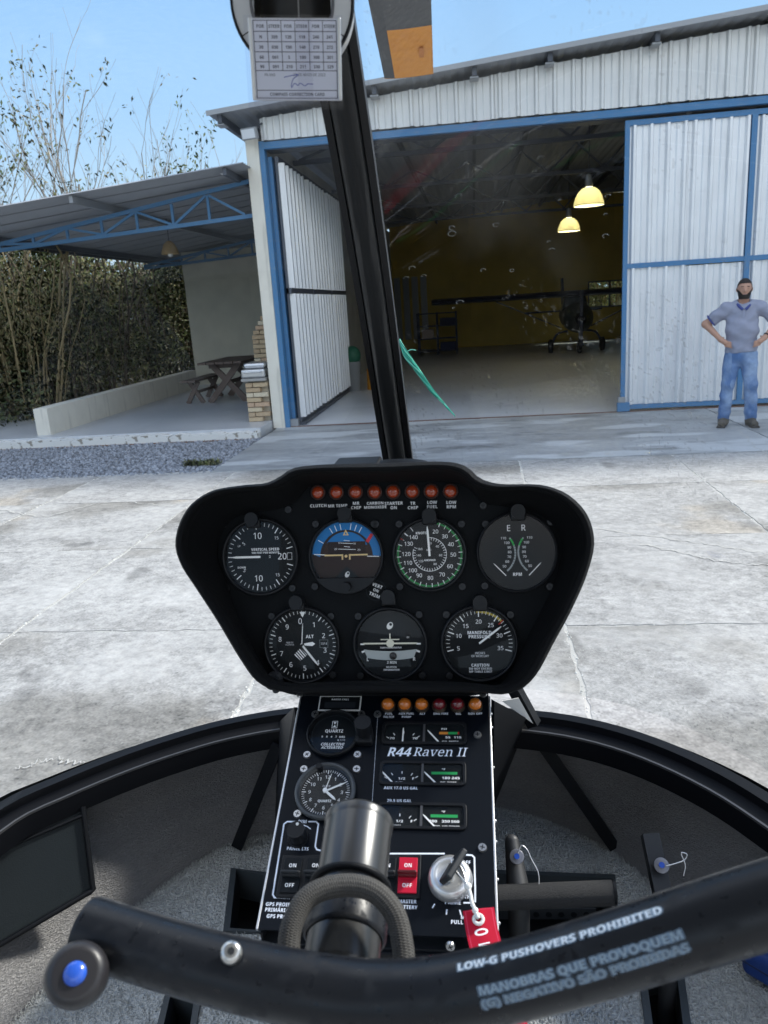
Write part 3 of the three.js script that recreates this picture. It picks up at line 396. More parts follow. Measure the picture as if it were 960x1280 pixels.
// ---------------------------------------------------------------- vegetation
function leafCloud(n, place, size, seed, cols, slim = 0.3, droop = 0.5) {
  const r = rng(seed), p = [], c = [], nn = [], ix = []; const a = V3(), d = V3(), s = V3(), q = V3();
  for (let i = 0; i < n; i++) {
    place(r, a); d.set(r() - 0.5, (r() - 0.5 - droop) * 0.9, r() - 0.5).normalize(); s.set(r() - 0.5, r() - 0.5, r() - 0.5).cross(d).normalize(); q.crossVectors(d, s); if (q.y < 0) q.negate();
    const L = size * (0.6 + r() * 0.8), w = L * slim, o = p.length / 3, base = cols[Math.floor(r() * cols.length)], k = 0.75 + r() * 0.5;
    p.push(a.x, a.y, a.z, a.x + d.x * L * 0.45 + s.x * w, a.y + d.y * L * 0.45 + s.y * w + q.y * w * 0.3, a.z + d.z * L * 0.45 + s.z * w, a.x + d.x * L, a.y + d.y * L, a.z + d.z * L, a.x + d.x * L * 0.45 - s.x * w, a.y + d.y * L * 0.45 - s.y * w + q.y * w * 0.3, a.z + d.z * L * 0.45 - s.z * w);
    for (let m = 0; m < 4; m++) { c.push(base[0] * k, base[1] * k, base[2] * k); nn.push(q.x, q.y, q.z); } ix.push(o, o + 1, o + 2, o, o + 2, o + 3);
  }
  const g = new THREE.BufferGeometry(); g.setAttribute('position', new THREE.Float32BufferAttribute(p, 3)); g.setAttribute('normal', new THREE.Float32BufferAttribute(nn, 3)); g.setAttribute('color', new THREE.Float32BufferAttribute(c, 3)); g.setIndex(ix); return g;
}
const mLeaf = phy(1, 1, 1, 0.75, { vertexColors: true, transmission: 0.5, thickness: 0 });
const mBark = std(0.13, 0.10, 0.07, 0.9), mTwig = std(0.34, 0.31, 0.27, 0.9);
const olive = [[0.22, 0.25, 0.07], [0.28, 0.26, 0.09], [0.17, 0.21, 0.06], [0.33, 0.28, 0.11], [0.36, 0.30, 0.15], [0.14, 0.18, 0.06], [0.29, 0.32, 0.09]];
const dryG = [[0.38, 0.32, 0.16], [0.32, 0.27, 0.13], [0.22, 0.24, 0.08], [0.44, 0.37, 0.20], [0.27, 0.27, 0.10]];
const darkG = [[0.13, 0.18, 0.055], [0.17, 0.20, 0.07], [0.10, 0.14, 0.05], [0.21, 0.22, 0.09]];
const variants = [0, 1, 2, 3].map((v) => {
  const r0 = rng(900 + v), lobes = []; for (let i = 0; i < 26; i++) { const y = 0.25 + r0() * 3.0, R = 1.25 * Math.sqrt(Math.max(0.1, 1 - Math.pow((y - 1.6) / 2.1, 2))), a = r0() * 6.28, k = Math.sqrt(r0()); lobes.push([Math.cos(a) * R * k, y, Math.sin(a) * R * k, 0.22 + r0() * 0.32]); }
  const place = (r, a) => { const l = lobes[Math.floor(r() * lobes.length)]; let x, y, z; do { x = r() * 2 - 1; y = r() * 2 - 1; z = r() * 2 - 1; } while (x * x + y * y + z * z > 1); a.set(l[0] + x * l[3] * 1.3, l[1] + y * l[3] * 1.5, l[2] + z * l[3] * 1.3); };
  const stems = []; for (let i = 0; i < 22; i++) { const a = r0() * 6.28, k = 0.25 + r0() * 0.9, x = Math.cos(a) * k, z = Math.sin(a) * k; stems.push(tube([V3(x * 0.5, -0.1, z * 0.5), V3(x * 0.7 + (r0() - 0.5) * 0.3, 1.2, z * 0.7), V3(x * 1.1 + (r0() - 0.5) * 0.5, 2.2 + r0(), z * 1.1 + (r0() - 0.5) * 0.4), V3(x * 1.3 + (r0() - 0.5) * 0.9, 2.9 + r0() * 0.9, z * 1.3)], 0.008 + r0() * 0.012, 8, 5)); }
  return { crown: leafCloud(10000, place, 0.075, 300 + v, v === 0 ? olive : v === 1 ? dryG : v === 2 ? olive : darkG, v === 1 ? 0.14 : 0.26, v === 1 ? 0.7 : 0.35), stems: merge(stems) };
});
const bushLabels = ['olive green leafy shrub in the thicket beyond the low porch wall', 'dry straw-coloured bamboo clump in the thicket beyond the low porch wall', 'yellow green loose shrub in the thicket beyond the low porch wall', 'dark green dense shrub in the thicket beyond the low porch wall'];
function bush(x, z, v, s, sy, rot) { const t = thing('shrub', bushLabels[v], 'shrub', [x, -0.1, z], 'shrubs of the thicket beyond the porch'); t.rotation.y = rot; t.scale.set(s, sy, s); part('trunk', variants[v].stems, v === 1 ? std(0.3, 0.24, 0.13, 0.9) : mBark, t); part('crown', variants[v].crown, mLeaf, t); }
{
  const r = rng(77);
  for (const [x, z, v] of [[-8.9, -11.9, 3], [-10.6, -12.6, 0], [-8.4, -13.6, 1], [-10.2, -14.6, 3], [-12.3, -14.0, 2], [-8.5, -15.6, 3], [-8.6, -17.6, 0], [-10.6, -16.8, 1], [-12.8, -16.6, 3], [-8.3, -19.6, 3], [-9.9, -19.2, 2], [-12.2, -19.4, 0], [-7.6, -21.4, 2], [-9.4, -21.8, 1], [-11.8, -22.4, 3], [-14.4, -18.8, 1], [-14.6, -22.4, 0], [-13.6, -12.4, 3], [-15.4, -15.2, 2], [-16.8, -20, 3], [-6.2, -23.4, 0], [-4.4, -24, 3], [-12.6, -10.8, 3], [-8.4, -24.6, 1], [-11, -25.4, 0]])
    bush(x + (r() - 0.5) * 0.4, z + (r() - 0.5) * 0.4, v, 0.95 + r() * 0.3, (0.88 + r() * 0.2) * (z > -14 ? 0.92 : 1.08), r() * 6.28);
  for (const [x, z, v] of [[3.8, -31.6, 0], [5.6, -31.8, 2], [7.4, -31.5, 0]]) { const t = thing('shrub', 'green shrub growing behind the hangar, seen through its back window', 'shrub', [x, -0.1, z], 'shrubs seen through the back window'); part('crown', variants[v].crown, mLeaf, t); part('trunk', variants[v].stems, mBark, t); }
}
function thinTree(x, z, h, seed, leafN, cols, label, sparse) {
  const r = rng(seed), t = thing('thin_tree', label, 'tree', [x, -0.1, z], 'thin bare trees above the canopy'), segs = [], tips = [];
  const grow = (p, d, L, rad, lvl) => { const pts = [p.clone()]; let q = p.clone(), e = d.clone(); for (let i = 0; i < 4; i++) { e.add(V3((r() - 0.5) * 0.28, (r() - 0.3) * 0.14, (r() - 0.5) * 0.28)).normalize(); q = q.clone().addScaledVector(e, L / 4); pts.push(q); } segs.push(tube(pts, rad, 8, 5)); tips.push([q.clone(), lvl]); if (lvl < 3) { const n = lvl === 0 ? 6 : 3; for (let i = 0; i < n; i++) { const k = 1 + Math.floor(r() * 4), b = pts[Math.min(k, 4)], f = e.clone().add(V3((r() - 0.5) * 1.5, 0.15 + r() * 0.6, (r() - 0.5) * 1.5)).normalize(); grow(b, f, L * (0.42 + r() * 0.25), rad * 0.5, lvl + 1); } } };
  for (let s = 0; s < 2; s++) grow(V3((r() - 0.5) * 0.6, 0, (r() - 0.5) * 0.4), V3((r() - 0.5) * 0.25, 1, (r() - 0.5) * 0.2).normalize(), h * (0.62 + r() * 0.1), 0.028, 0);
  part('trunk', merge(segs), mTwig, t);
  const use = tips.filter((a) => a[1] >= 2 && r() < sparse), list = use.length ? use : tips;
  part('crown', leafCloud(Math.round(leafN * 0.65), (q, a) => { const k = list[Math.floor(q() * list.length)][0]; a.set(k.x + (q() - 0.5) * 0.5, k.y + (q() - 0.5) * 0.5, k.z + (q() - 0.5) * 0.5); }, 0.13, seed + 1, cols, 0.2, 0.4), mLeaf, t);
}
for (const [x, z, h, s, n, sp, lab] of [[-10.6, -20.6, 7.6, 11, 500, 0.18, 'tall thin tree with leaf tufts at its tips rising above the canopy'], [-12.4, -20, 6.6, 23, 900, 0.4, 'leafier thin tree rising above the lower end of the canopy'], [-9.2, -21.5, 5.6, 31, 260, 0.2, 'nearly bare thin tree above the middle of the canopy'], [-11.6, -23.2, 7.2, 47, 420, 0.25, 'bare branching thin tree behind the tall tufted one'], [-8.4, -24.6, 6.2, 53, 260, 0.2, 'nearly bare thin tree behind the canopy purlin'], [-13.4, -22.6, 7.0, 61, 800, 0.35, 'thin tree with scattered leaves over the thicket'], [-9.8, -25.4, 6.4, 71, 300, 0.2, 'slender bare tree far behind the canopy'], [-7.9, -23.2, 5.5, 83, 1100, 0.6, 'small leafy treetop just above the canopy roof'], [-7.0, -27.5, 5.2, 89, 420, 0.5, 'small leafy sprig above the canopy beside the hangar corner']]) thinTree(x, z, h, s, n, h > 6.5 || n < 400 ? dryG.concat(darkG) : darkG, lab, sp);
{ // treeline far behind so that the horizon is closed
  const r = rng(123), g = leafCloud(26000, (q, a) => { const an = -Math.PI * 0.95 + q() * Math.PI * 1.9, R = 48 + q() * 10, h = 3.2 + 2.4 * NZ[0](an * 9 + 20, 3); a.set(Math.sin(an) * R, q() * h, -Math.cos(an) * R); }, 0.75, 555, darkG.concat(olive), 0.5, 0.2);
  solo('distant_wood', g, mLeaf, 'distant belt of trees closing the horizon round the airfield', null, null, 'stuff');
  const gt = grid(16, 3, (u, v) => V3(lerp(-3.25, -2.95, u), 0, -9.1 - v * 0.1)); 
  const w = leafCloud(500, (q, a) => { a.set(-3.35 + q() * 0.42, 0, -8.62 + (q() - 0.5) * 0.12); }, 0.07, 66, [[0.22, 0.27, 0.08], [0.32, 0.31, 0.14]], 0.08, -0.9);
  solo('weed_tuft', w, mLeaf, 'small tuft of weeds at the corner of the gravel', 'weeds');
}

// ---------------------------------------------------------------- person
{
  const X = 3.245, Z = -9.77, t = thing('person', 'person in a grey blue polo shirt and blue jeans standing with hands on hips', 'person', [X, 0.006, Z]);
  t.rotation.y = -0.22;
  const skin = std(0.46, 0.26, 0.18, 0.55), hairM = std(0.018, 0.012, 0.009, 0.7), S = [-1, 1];
  const denim = std(1, 1, 1, 0.85, { map: tex(512, 512, (u, v, c) => { const f = fbm(u * 32, v * 32, 5), w = smooth(0.4, 0.75, fbm(u * 4 + 2, v * 3 + 1, 5, 2)), k = 0.75 + f * 0.35; c[0] = lerp(0.09, 0.32, w) * k; c[1] = lerp(0.18, 0.44, w) * k; c[2] = lerp(0.38, 0.64, w) * k; }) });
  const polo = std(1, 1, 1, 0.85, { map: tex(512, 512, (u, v, c) => { const s = Math.sin(v * 512 * 0.9) * 0.02, f = fbm(u * 16, v * 16, 5), b = 0.92 + s + (f - 0.5) * 0.22; c[0] = 0.31 * b; c[1] = 0.33 * b; c[2] = 0.42 * b; }) });
  const navy = std(0.05, 0.07, 0.24, 0.8), boot = std(1, 1, 1, 0.75, { map: tex(128, 128, (u, v, c) => { const b = 0.085 + (fbm(u * 16, v * 16, 4) - 0.5) * 0.07; c[0] = b * 1.1; c[1] = b * 0.95; c[2] = b * 0.75; }) });
  // body (skin): head, neck, arms, hands as one field
  const hd = [0, 1.595, 0.015];
  const bodyF = (x, y, z) => {
    let d = Math.hypot((x - hd[0]) / 0.078, (y - hd[1] - 0.02) / 0.105, (z - hd[2]) / 0.098) * 0.085 - 0.085;
    d = smin(d, cap(x, y, z, [0, 1.55, 0.05], [0, 1.515, 0.062], 0.05, 0.036), 0.03);                       // jaw, chin
    d = smin(d, cap(x, y, z, [0, 1.615, 0.108], [0, 1.582, 0.125], 0.009, 0.015), 0.012);                    // nose
    for (const s of S) { d = smin(d, cap(x, y, z, [s * 0.02, 1.632, 0.098], [s * 0.048, 1.63, 0.088], 0.010, 0.009), 0.012); d = smin(d, cap(x, y, z, [s * 0.079, 1.615, 0.005], [s * 0.082, 1.585, 0.0], 0.013, 0.009), 0.008); d = Math.max(d, -(Math.hypot(x - s * 0.031, y - 1.613, (z - 0.112)) - 0.010)); }
    d = smin(d, cap(x, y, z, [0, 1.53, 0.0], [0, 1.40, -0.015], 0.058, 0.066), 0.03);                        // neck
    d = smin(d, cap(x, y, z, [0, 1.30, 0], [0, 1.0, 0], 0.10, 0.10, 0.7), 0.05);                             // trunk under the shirt
    for (const s of S) {
      d = smin(d, cap(x, y, z, [s * 0.17, 1.40, -0.01], [s * 0.40, 1.225, -0.05], 0.05, 0.042), 0.04);
      d = smin(d, cap(x, y, z, [s * 0.40, 1.225, -0.05], [s * 0.235, 1.045, 0.09], 0.045, 0.028), 0.03);
      d = smin(d, cap(x, y, z, [s * 0.235, 1.045, 0.09], [s * 0.185, 1.01, 0.125], 0.030, 0.032, 1), 0.02);  // palm
      for (let k = 0; k < 4; k++) d = smin(d, cap(x, y, z, [s * (0.195 - k * 0.003), 1.025 - k * 0.018, 0.13], [s * (0.125 - k * 0.004), 1.012 - k * 0.021, 0.148], 0.0105, 0.0085), 0.005);
      d = smin(d, cap(x, y, z, [s * 0.215, 1.05, 0.10], [s * 0.20, 1.065, 0.03], 0.012, 0.010), 0.008);      // thumb
    }
    for (const s of S) { d = smin(d, cap(x, y, z, [s * 0.1, 0.95, 0], [s * 0.135, 0.5, 0.02], 0.07, 0.05), 0.04); d = Math.min(d, cap(x, y, z, [s * 0.135, 0.5, 0.02], [s * 0.15, 0.1, -0.02], 0.05, 0.04)); }
    return d;
  };
  part('body', nets(bodyF, [-0.48, 0.04, -0.16], [0.48, 1.74, 0.2], 0.0095), skin, t);
  const shirtF = (x, y, z) => {
    let d = cap(x, y, z, [0, 1.335, -0.005], [0, 1.15, 0.015], 0.168, 0.165, 0.68);
    d = smin(d, cap(x, y, z, [0, 1.15, 0.015], [0, 0.94, 0.01], 0.165, 0.175, 0.74), 0.05);
    for (const s of S) { d = smin(d, cap(x, y, z, [s * 0.05, 1.435, -0.01], [s * 0.185, 1.395, -0.01], 0.052, 0.066), 0.05); const ax = s * 0.175, e = [s * 0.345, 1.262, -0.036]; let sl = cap(x, y, z, [ax, 1.395, -0.01], e, 0.074, 0.074); const dx = e[0] - ax, dy = e[1] - 1.395, L = Math.hypot(dx, dy); sl = Math.max(sl, ((x - e[0]) * dx + (y - e[1]) * dy) / L); d = smin(d, sl, 0.03); }
    d += Math.sin(y * 46 + x * 22) * 0.0036 + Math.sin(x * 38 - y * 30 + z * 20) * 0.0034 + (fbm(x * 9 + 20, y * 14 + z * 6, 3) - 0.5) * 0.022;
    d = Math.max(d, 0.885 + Math.sin(x * 14) * 0.008 - y); d = Math.max(d, -(Math.hypot(x, (y - 1.50), (z - 0.03)) - 0.072));
    return d;
  };
  const shirt = part('polo_shirt', nets(shirtF, [-0.45, 0.84, -0.22], [0.45, 1.54, 0.24], 0.011), polo, t);
  part('collar', tube([V3(-0.012, 1.375, 0.105), V3(-0.06, 1.425, 0.075), V3(-0.076, 1.462, 0.0), V3(-0.05, 1.48, -0.06), V3(0, 1.485, -0.075), V3(0.05, 1.48, -0.06), V3(0.076, 1.462, 0), V3(0.06, 1.425, 0.075), V3(0.012, 1.375, 0.105)], 0.016, 40, 8).scale(1, 1, 1), navy, shirt);
  for (const s of S) { const c = new THREE.TorusGeometry(0.0705, 0.009, 8, 24); c.lookAt(V3(s * 0.17, -0.133, -0.026)); part('sleeve_trim', c, navy, shirt, [s * 0.342, 1.265, -0.034]); }
  part('placket', box(0.022, 0.10, 0.012, 0.003), std(0.3, 0.32, 0.42, 0.8), shirt, [0, 1.325, 0.108]).rotation.x = 0.02;
  const jeansF = (x, y, z) => {
    let d = cap(x, y, z, [0, 0.96, 0.0], [0, 0.87, 0.0], 0.158, 0.165, 0.76);
    for (const s of S) { let l = cap(x, y, z, [s * 0.082, 0.85, 0.0], [s * 0.128, 0.5, 0.02], 0.102, 0.076); l = smin(l, cap(x, y, z, [s * 0.128, 0.5, 0.02], [s * 0.148, 0.09, -0.02], 0.074, 0.068), 0.03); l += Math.sin(y * 60 + x * 20 * s) * 0.003 * smooth(0.35, 0.1, y) + Math.sin(y * 30 + z * 20) * 0.002 + (fbm(x * 10 + 50, y * 16 + z * 7, 3) - 0.5) * 0.02; d = smin(d, l, 0.025); }
    return Math.max(d, 0.065 - y);
  };
  part('jeans', nets(jeansF, [-0.28, 0.03, -0.2], [0.28, 1.0, 0.2], 0.011), denim, t);
  for (const s of S) {
    const b = part('boot', nets((x, y, z) => { let d = cap(x, y, z, [s * 0.148, 0.14, -0.025], [s * 0.15, 0.055, -0.02], 0.055, 0.055); d = smin(d, cap(x, y, z, [s * 0.152, 0.05, -0.02], [s * 0.185, 0.04, 0.14], 0.05, 0.042), 0.05); return Math.max(d, 0.014 - y); }, [s * 0.16 - 0.12, -0.01, -0.12], [s * 0.16 + 0.12, 0.2, 0.22], 0.009), boot, t);
    part('sole', boxAt([-0.048, 0.0, -0.08], [0.048, 0.02, 0.19], 0.008).rotateY(s * 0.2).translate(s * 0.158, 0, -0.0), std(0.05, 0.045, 0.04, 0.8), b);
  }
  const hairF = (x, y, z) => { let d = Math.hypot((x - hd[0]) / 0.083, (y - hd[1] - 0.025) / 0.112, (z - hd[2] + 0.004) / 0.102) * 0.088 - 0.088; return Math.max(d, 1.672 - clamp(0.062 - z, 0, 0.13) * 1.25 - y); };
  part('hair', nets(hairF, [-0.11, 1.5, -0.12], [0.11, 1.76, 0.14], 0.006), hairM, t);
  const beardF = (x, y, z) => { let d = bodyF(x, y, z) - 0.004; const m = Math.max(-(y - 1.495), y - (1.558 + Math.max(0, Math.abs(x) - 0.03) * 1.1)); d = Math.max(d, m, 0.0 - z + 0.012); return Math.max(d, -Math.max(Math.abs(x) - 0.024, Math.abs(y - 1.553) - 0.006)); };
  part('beard', nets(beardF, [-0.1, 1.47, -0.01], [0.1, 1.66, 0.16], 0.0055), hairM, t);
  for (const s of S) { part('eyebrow', box(0.032, 0.007, 0.008, 0.003), hairM, t, [s * 0.032, 1.637, 0.107]).rotation.z = -s * 0.08; part('eye', new THREE.SphereGeometry(0.0065, 10, 8), std(0.16, 0.11, 0.09, 0.25), t, [s * 0.031, 1.613, 0.0985]); }
  part('mouth', box(0.036, 0.007, 0.006, 0.003), std(0.5, 0.3, 0.28, 0.5), t, [0, 1.551, 0.104]);
  part('wrist_watch', new THREE.TorusGeometry(0.033, 0.008, 8, 20).lookAt(V3(-0.165, -0.18, 0.14)), std(0.02, 0.02, 0.02, 0.4), t, [0.26, 1.07, 0.07]);
}

// ---------------------------------------------------------------- helicopter cabin
const grain = grey(512, 512, (u, v) => { const a = fbm(u * 64, v * 64, 3), b = NZ[1](u * 128, v * 128); return clamp(0.5 + (a - 0.5) * 1.1 + (b - 0.5) * 0.5, 0, 1); });
const grainM = grain.clone(); grainM.repeat.set(12, 12); grainM.needsUpdate = true;
const mHood = phy(0.007, 0.0075, 0.009, 0.55, { specularIntensity: 0.45, bumpMap: grainM, bumpScale: 0.002 });
const mBlackPaint = phy(0.005, 0.006, 0.008, 0.5, { specularIntensity: 0.4 });
const mFace = std(0.008, 0.011, 0.015, 0.55);
const mBezel = phy(0.009, 0.010, 0.012, 0.36, { specularIntensity: 0.5 });
const scuff = grey(512, 512, (u, v) => clamp(0.36 + 0.3 * smooth(0.55, 0.8, fbm(u * 40, v * 12, 5, 2)) - 0.16 * smooth(0.72, 0.76, fbm(u * 90 + 4, v * 30, 3, 4)), 0, 1));
const mTube = phy(0.008, 0.0095, 0.013, 1, { specularIntensity: 0.7, roughnessMap: scuff });
const mSatin = phy(0.016, 0.017, 0.018, 0.36, { specularIntensity: 0.6 });
const mSteel = std(0.6, 0.6, 0.58, 0.28, { metalness: 0.95 });
const mAlu = std(0.7, 0.7, 0.7, 0.35, { metalness: 0.8 });
const mWhite = std(0.75, 0.75, 0.72, 0.5);
const mBlueCap = phy(0.02, 0.10, 0.55, 0.3, { clearcoat: 0.6 });
const fluff = grey(512, 512, (u, v) => clamp(0.5 + (fbm(u * 128, v * 128, 3, 1) - 0.5) * 1.9, 0, 1));
const carpetMap = tex(1024, 1024, (u, v, c) => { const a = fbm(u * 128, v * 128, 3, 1), b = fbm(u * 8, v * 8, 5, 2), k = NZ[4](u * 256, v * 256); const m = 0.50 + (a - 0.5) * 0.36 + (b - 0.5) * 0.10 + (k - 0.5) * 0.08; c[0] = m * 0.97; c[1] = m * 1.0; c[2] = m * 0.98; }); carpetMap.repeat.set(2.6, 2.6);
const fluffM = fluff.clone(); fluffM.repeat.set(2.6, 2.6); fluffM.needsUpdate = true;
const mCarpet = std(1, 1, 1, 0.98, { map: carpetMap, bumpMap: fluffM, bumpScale: 0.004 });
const vinylMap = tex(512, 512, (u, v, c) => { const a = fbm(u * 64, v * 64, 4), b = fbm(u * 4, v * 4, 5, 3); const m = 0.30 + (a - 0.5) * 0.15 + (b - 0.5) * 0.06; c[0] = m; c[1] = m * 0.99; c[2] = m * 1.0; }); vinylMap.repeat.set(5, 5);
const vinylBump = grain.clone(); vinylBump.repeat.set(5, 5); vinylBump.needsUpdate = true;
const mVinyl = std(1, 1, 1, 0.72, { map: vinylMap, bumpMap: vinylBump, bumpScale: 0.0035 });
const mPaintRed = std(0.30, 0.02, 0.025, 0.35);
const glassPane = phy(0.93, 0.95, 0.95, 0.0, { transmission: 1, thickness: 0, ior: 1.45 });

const cabin = thing('helicopter_cabin', 'helicopter cabin with black window frames, grey carpeted floor and dark padded nose walls', 'helicopter');
const SY = 0.95, FY = 0.68;
const sillL = [[0, 1010], [75, 975], [150, 945], [215, 923], [280, 905], [370, 890]].map(([x, y]) => onY(x, y, SY)), sillR = [[660, 893], [730, 903], [800, 922], [880, 955], [960, 1000]].map(([x, y]) => onY(x, y, SY));
const sillCurve = new THREE.CatmullRomCurve3([V3(-0.74, SY, -0.35), V3(-0.74, SY, -0.70), ...sillL, V3(-0.04, SY, -1.318), ...sillR, V3(0.635, SY, -0.78), V3(0.66, SY, -0.35)], false, 'centripetal');
const sillPts = sillCurve.getSpacedPoints(90);
// the sill is a stepped black frame: outer bow, groove and inner lip
const mSill = phy(0.004, 0.0045, 0.006, 0.45, { specularIntensity: 0.22 });
part('windshield_sill', sweep(sillPts, [[0.010, 0.004], [-0.014, 0.006], [-0.017, -0.006], [-0.040, -0.010], [-0.043, -0.018], [-0.046, -0.045], [0.010, -0.045]].map(([a, b]) => [-a, b])), mSill, cabin);
part('sill_bead', sweep(sillPts.map((p) => p.clone()), [[0.0385, -0.0085], [0.0425, -0.0085], [0.0425, -0.0125], [0.0385, -0.0125]]), std(0.05, 0.05, 0.052, 0.35), cabin);
// floor outline and nose walls
const flL = [[20, 1278], [60, 1235], [110, 1185], [165, 1140], [200, 1113], [270, 1065], [310, 1050], [352, 1040]].map(([x, y]) => onY(x, y, FY)), flR = [[610, 1008], [640, 1013], [680, 1025], [725, 1045], [765, 1066], [800, 1095], [830, 1125], [880, 1160], [922, 1186], [960, 1222]].map(([x, y]) => onY(x, y, FY));
const floorEdge = new THREE.CatmullRomCurve3([V3(-0.66, FY, -0.2), V3(-0.66, FY, -0.55), ...flL, V3(-0.12, FY, -1.42), ...flR, V3(0.62, FY, -0.55), V3(0.62, FY, -0.2)], false, 'centripetal');
{
  const fe = floorEdge.getSpacedPoints(120);
  const slotShapes = [[[292, 1088], [334, 1095], [330, 1168], [283, 1166]], [[618, 1092], [768, 1098], [775, 1185], [620, 1180]], [[800, 1205], [848, 1200], [860, 1290], [812, 1295]], [[212, 1238], [248, 1252], [240, 1300], [198, 1295]]].map((q) => q.map(([x, y]) => onY(x, y, FY)));
  const s = new THREE.Shape(); [V3(-0.66, FY, 0.6), ...fe, V3(0.62, FY, 0.6)].forEach((p, i) => i ? s.lineTo(p.x, -p.z) : s.moveTo(p.x, -p.z));
  for (const q of slotShapes) { const h = new THREE.Path(); q.forEach((p, i) => i ? h.lineTo(p.x, -p.z) : h.moveTo(p.x, -p.z)); h.closePath(); s.holes.push(h); }
  const g = new THREE.ExtrudeGeometry(s, { depth: 0.012, bevelEnabled: true, bevelSize: 0.004, bevelThickness: 0.005, bevelSegments: 2 }); g.rotateX(-Math.PI / 2); g.translate(0, FY - 0.017, 0);
  const carpet = part('carpet', quadUv(g), mCarpet, cabin);
  // tufts of pile standing along the cut edge and over the surface
  const r = rng(3), N = 26000, pile = new THREE.InstancedMesh(new THREE.ConeGeometry(0.0011, 0.007, 4), std(0.5, 0.51, 0.5, 0.98), N), M = new THREE.Matrix4(), q = new THREE.Quaternion(); let k = 0;
  const inside = (x, z, loop) => { let c = false; for (let i = 0, j = loop.length - 1; i < loop.length; j = i++) if ((loop[i].z > z) !== (loop[j].z > z) && x < (loop[j].x - loop[i].x) * (z - loop[i].z) / (loop[j].z - loop[i].z) + loop[i].x) c = !c; return c; };
  while (k < N) { let x, z; if (k < 4500) { const p = floorEdge.getPointAt(0.12 + r() * 0.78); x = p.x + (r() - 0.5) * 0.012; z = p.z + (r() - 0.4) * 0.014; } else { x = -0.62 + r() * 1.24; z = -1.42 + r() * 0.85; if (!inside(x, z, fe.concat([V3(0.6, 0, 0.5), V3(-0.6, 0, 0.5)])) || slotShapes.some((l) => inside(x, z, l))) continue; } q.setFromEuler(new THREE.Euler((r() - 0.5) * 1.4, r() * 6, (r() - 0.5) * 1.4)); M.compose(V3(x, FY + 0.003, z), q, V3(1, 0.7 + r() * 0.8, 1)); pile.setMatrixAt(k, M); const c = 0.75 + r() * 0.5; pile.setColorAt(k++, new THREE.Color(c, c, c)); }
  pile.name = 'carpet_pile'; pile.userData.kind = 'stuff'; cabin.add(pile);
  // dark wells under the slots with rubber edging
  for (const l of slotShapes) {
    const c = l.reduce((a, p) => a.add(p), V3()).multiplyScalar(0.25), e = part('slot_trim', sweep([...l, l[0]].slice(0, 4).map((p) => p.clone().lerp(c, 0.02)), [[-0.006, 0.006], [0.006, 0.006], [0.006, -0.06], [-0.006, -0.06]], true), std(0.045, 0.055, 0.062, 0.5), cabin);
    const w = boxAt([Math.min(...l.map((p) => p.x)) - 0.01, FY - 0.16, Math.min(...l.map((p) => p.z)) - 0.01], [Math.max(...l.map((p) => p.x)) + 0.01, FY - 0.155, Math.max(...l.map((p) => p.z)) + 0.01]); part('well_bottom', w, mBlackPaint, e);
  }
  part('subfloor', boxAt([-0.66, FY - 0.2, -1.2], [0.64, FY - 0.18, 0.6]), mBlackPaint, cabin);
  // nose walls: from the sill down to the carpet, left and right of the pedestal
  const wall = (f0, f1, s0, s1, bulge, n) => grid(40, 10, (u, v) => { const a = floorEdge.getPointAt(lerp(f0, f1, u)), b = sillCurve.getPointAt(lerp(s0, s1, u)); const p = a.clone().lerp(b, v); p.y -= (1 - v) * 0.02; const k = Math.sin(v * Math.PI) * bulge; p.x += Math.sign(b.x) * k * Math.abs(b.x) * 1.2; p.z -= k * 0.6; p.y += (v > 0.99 ? -0.02 : 0); return p; });
  const gl = wall(0.02, 0.46, 0.03, 0.46, 0.035); part('nose_wall', gl, mVinyl, cabin, null, 'left padded nose wall in dark grey vinyl');
  const gr = wall(0.98, 0.54, 0.97, 0.54, 0.035); part('nose_wall', gr, mVinyl, cabin, null, 'right padded nose wall in dark grey vinyl');
  part('nose_skin', grid(60, 10, (u, v) => { const b = sillCurve.getPointAt(u), p = b.clone(); const k = Math.sin(v * Math.PI / 2); p.y = lerp(SY - 0.01, 0.42, v); p.x *= 1.06 - 0.35 * v * v; p.z = lerp(b.z - 0.02, b.z * (1 - 0.25 * v) - 0.28 * Math.sin(v * Math.PI) - 0.02, 1); return p; }), std(0.02, 0.022, 0.025, 0.4), cabin);
  part('belly', boxAt([-0.5, 0.4, -1.0], [0.5, 0.42, 1.2]), std(0.02, 0.022, 0.025, 0.4), cabin);
  // black straps over the walls
  const strap = (a, b, w) => part('wall_strap', beam(a, b, w, 0.010, V3(0, 0.3, 1)), mBlackPaint, cabin);
  strap(onY(669, 912, SY - 0.03).add(V3(0, 0, 0.02)), onY(766, 1050, FY + 0.01).add(V3(0, 0, 0.02)), 0.022);
  strap(onY(350, 925, SY - 0.03).add(V3(0, 0, 0.02)), onY(300, 1050, FY + 0.01).add(V3(0, 0, 0.02)), 0.022);
  // map pocket on the left wall
  const P0 = onY(0, 1046, SY - 0.045), P1 = onY(103, 1006, SY - 0.045), P2 = onY(60, 1235, FY), n = V3().crossVectors(P1.clone().sub(P0), P2.clone().sub(P0)).normalize(); if (n.dot(EYE.clone().sub(P0)) < 0) n.negate();
  const O = P0.clone().addScaledVector(n, 0.016), pk = [[-60, 1075], [103, 1008], [116, 1112], [-60, 1215]].map(([x, y]) => hit(x, y, O, n));
  const pc = part('map_pocket', poly(pk, 0.006), phy(0.012, 0.017, 0.020, 0.5, { specularIntensity: 0.5, bumpMap: grainM, bumpScale: 0.0002 }), cabin, null, 'smooth black vinyl map pocket on the left nose wall');
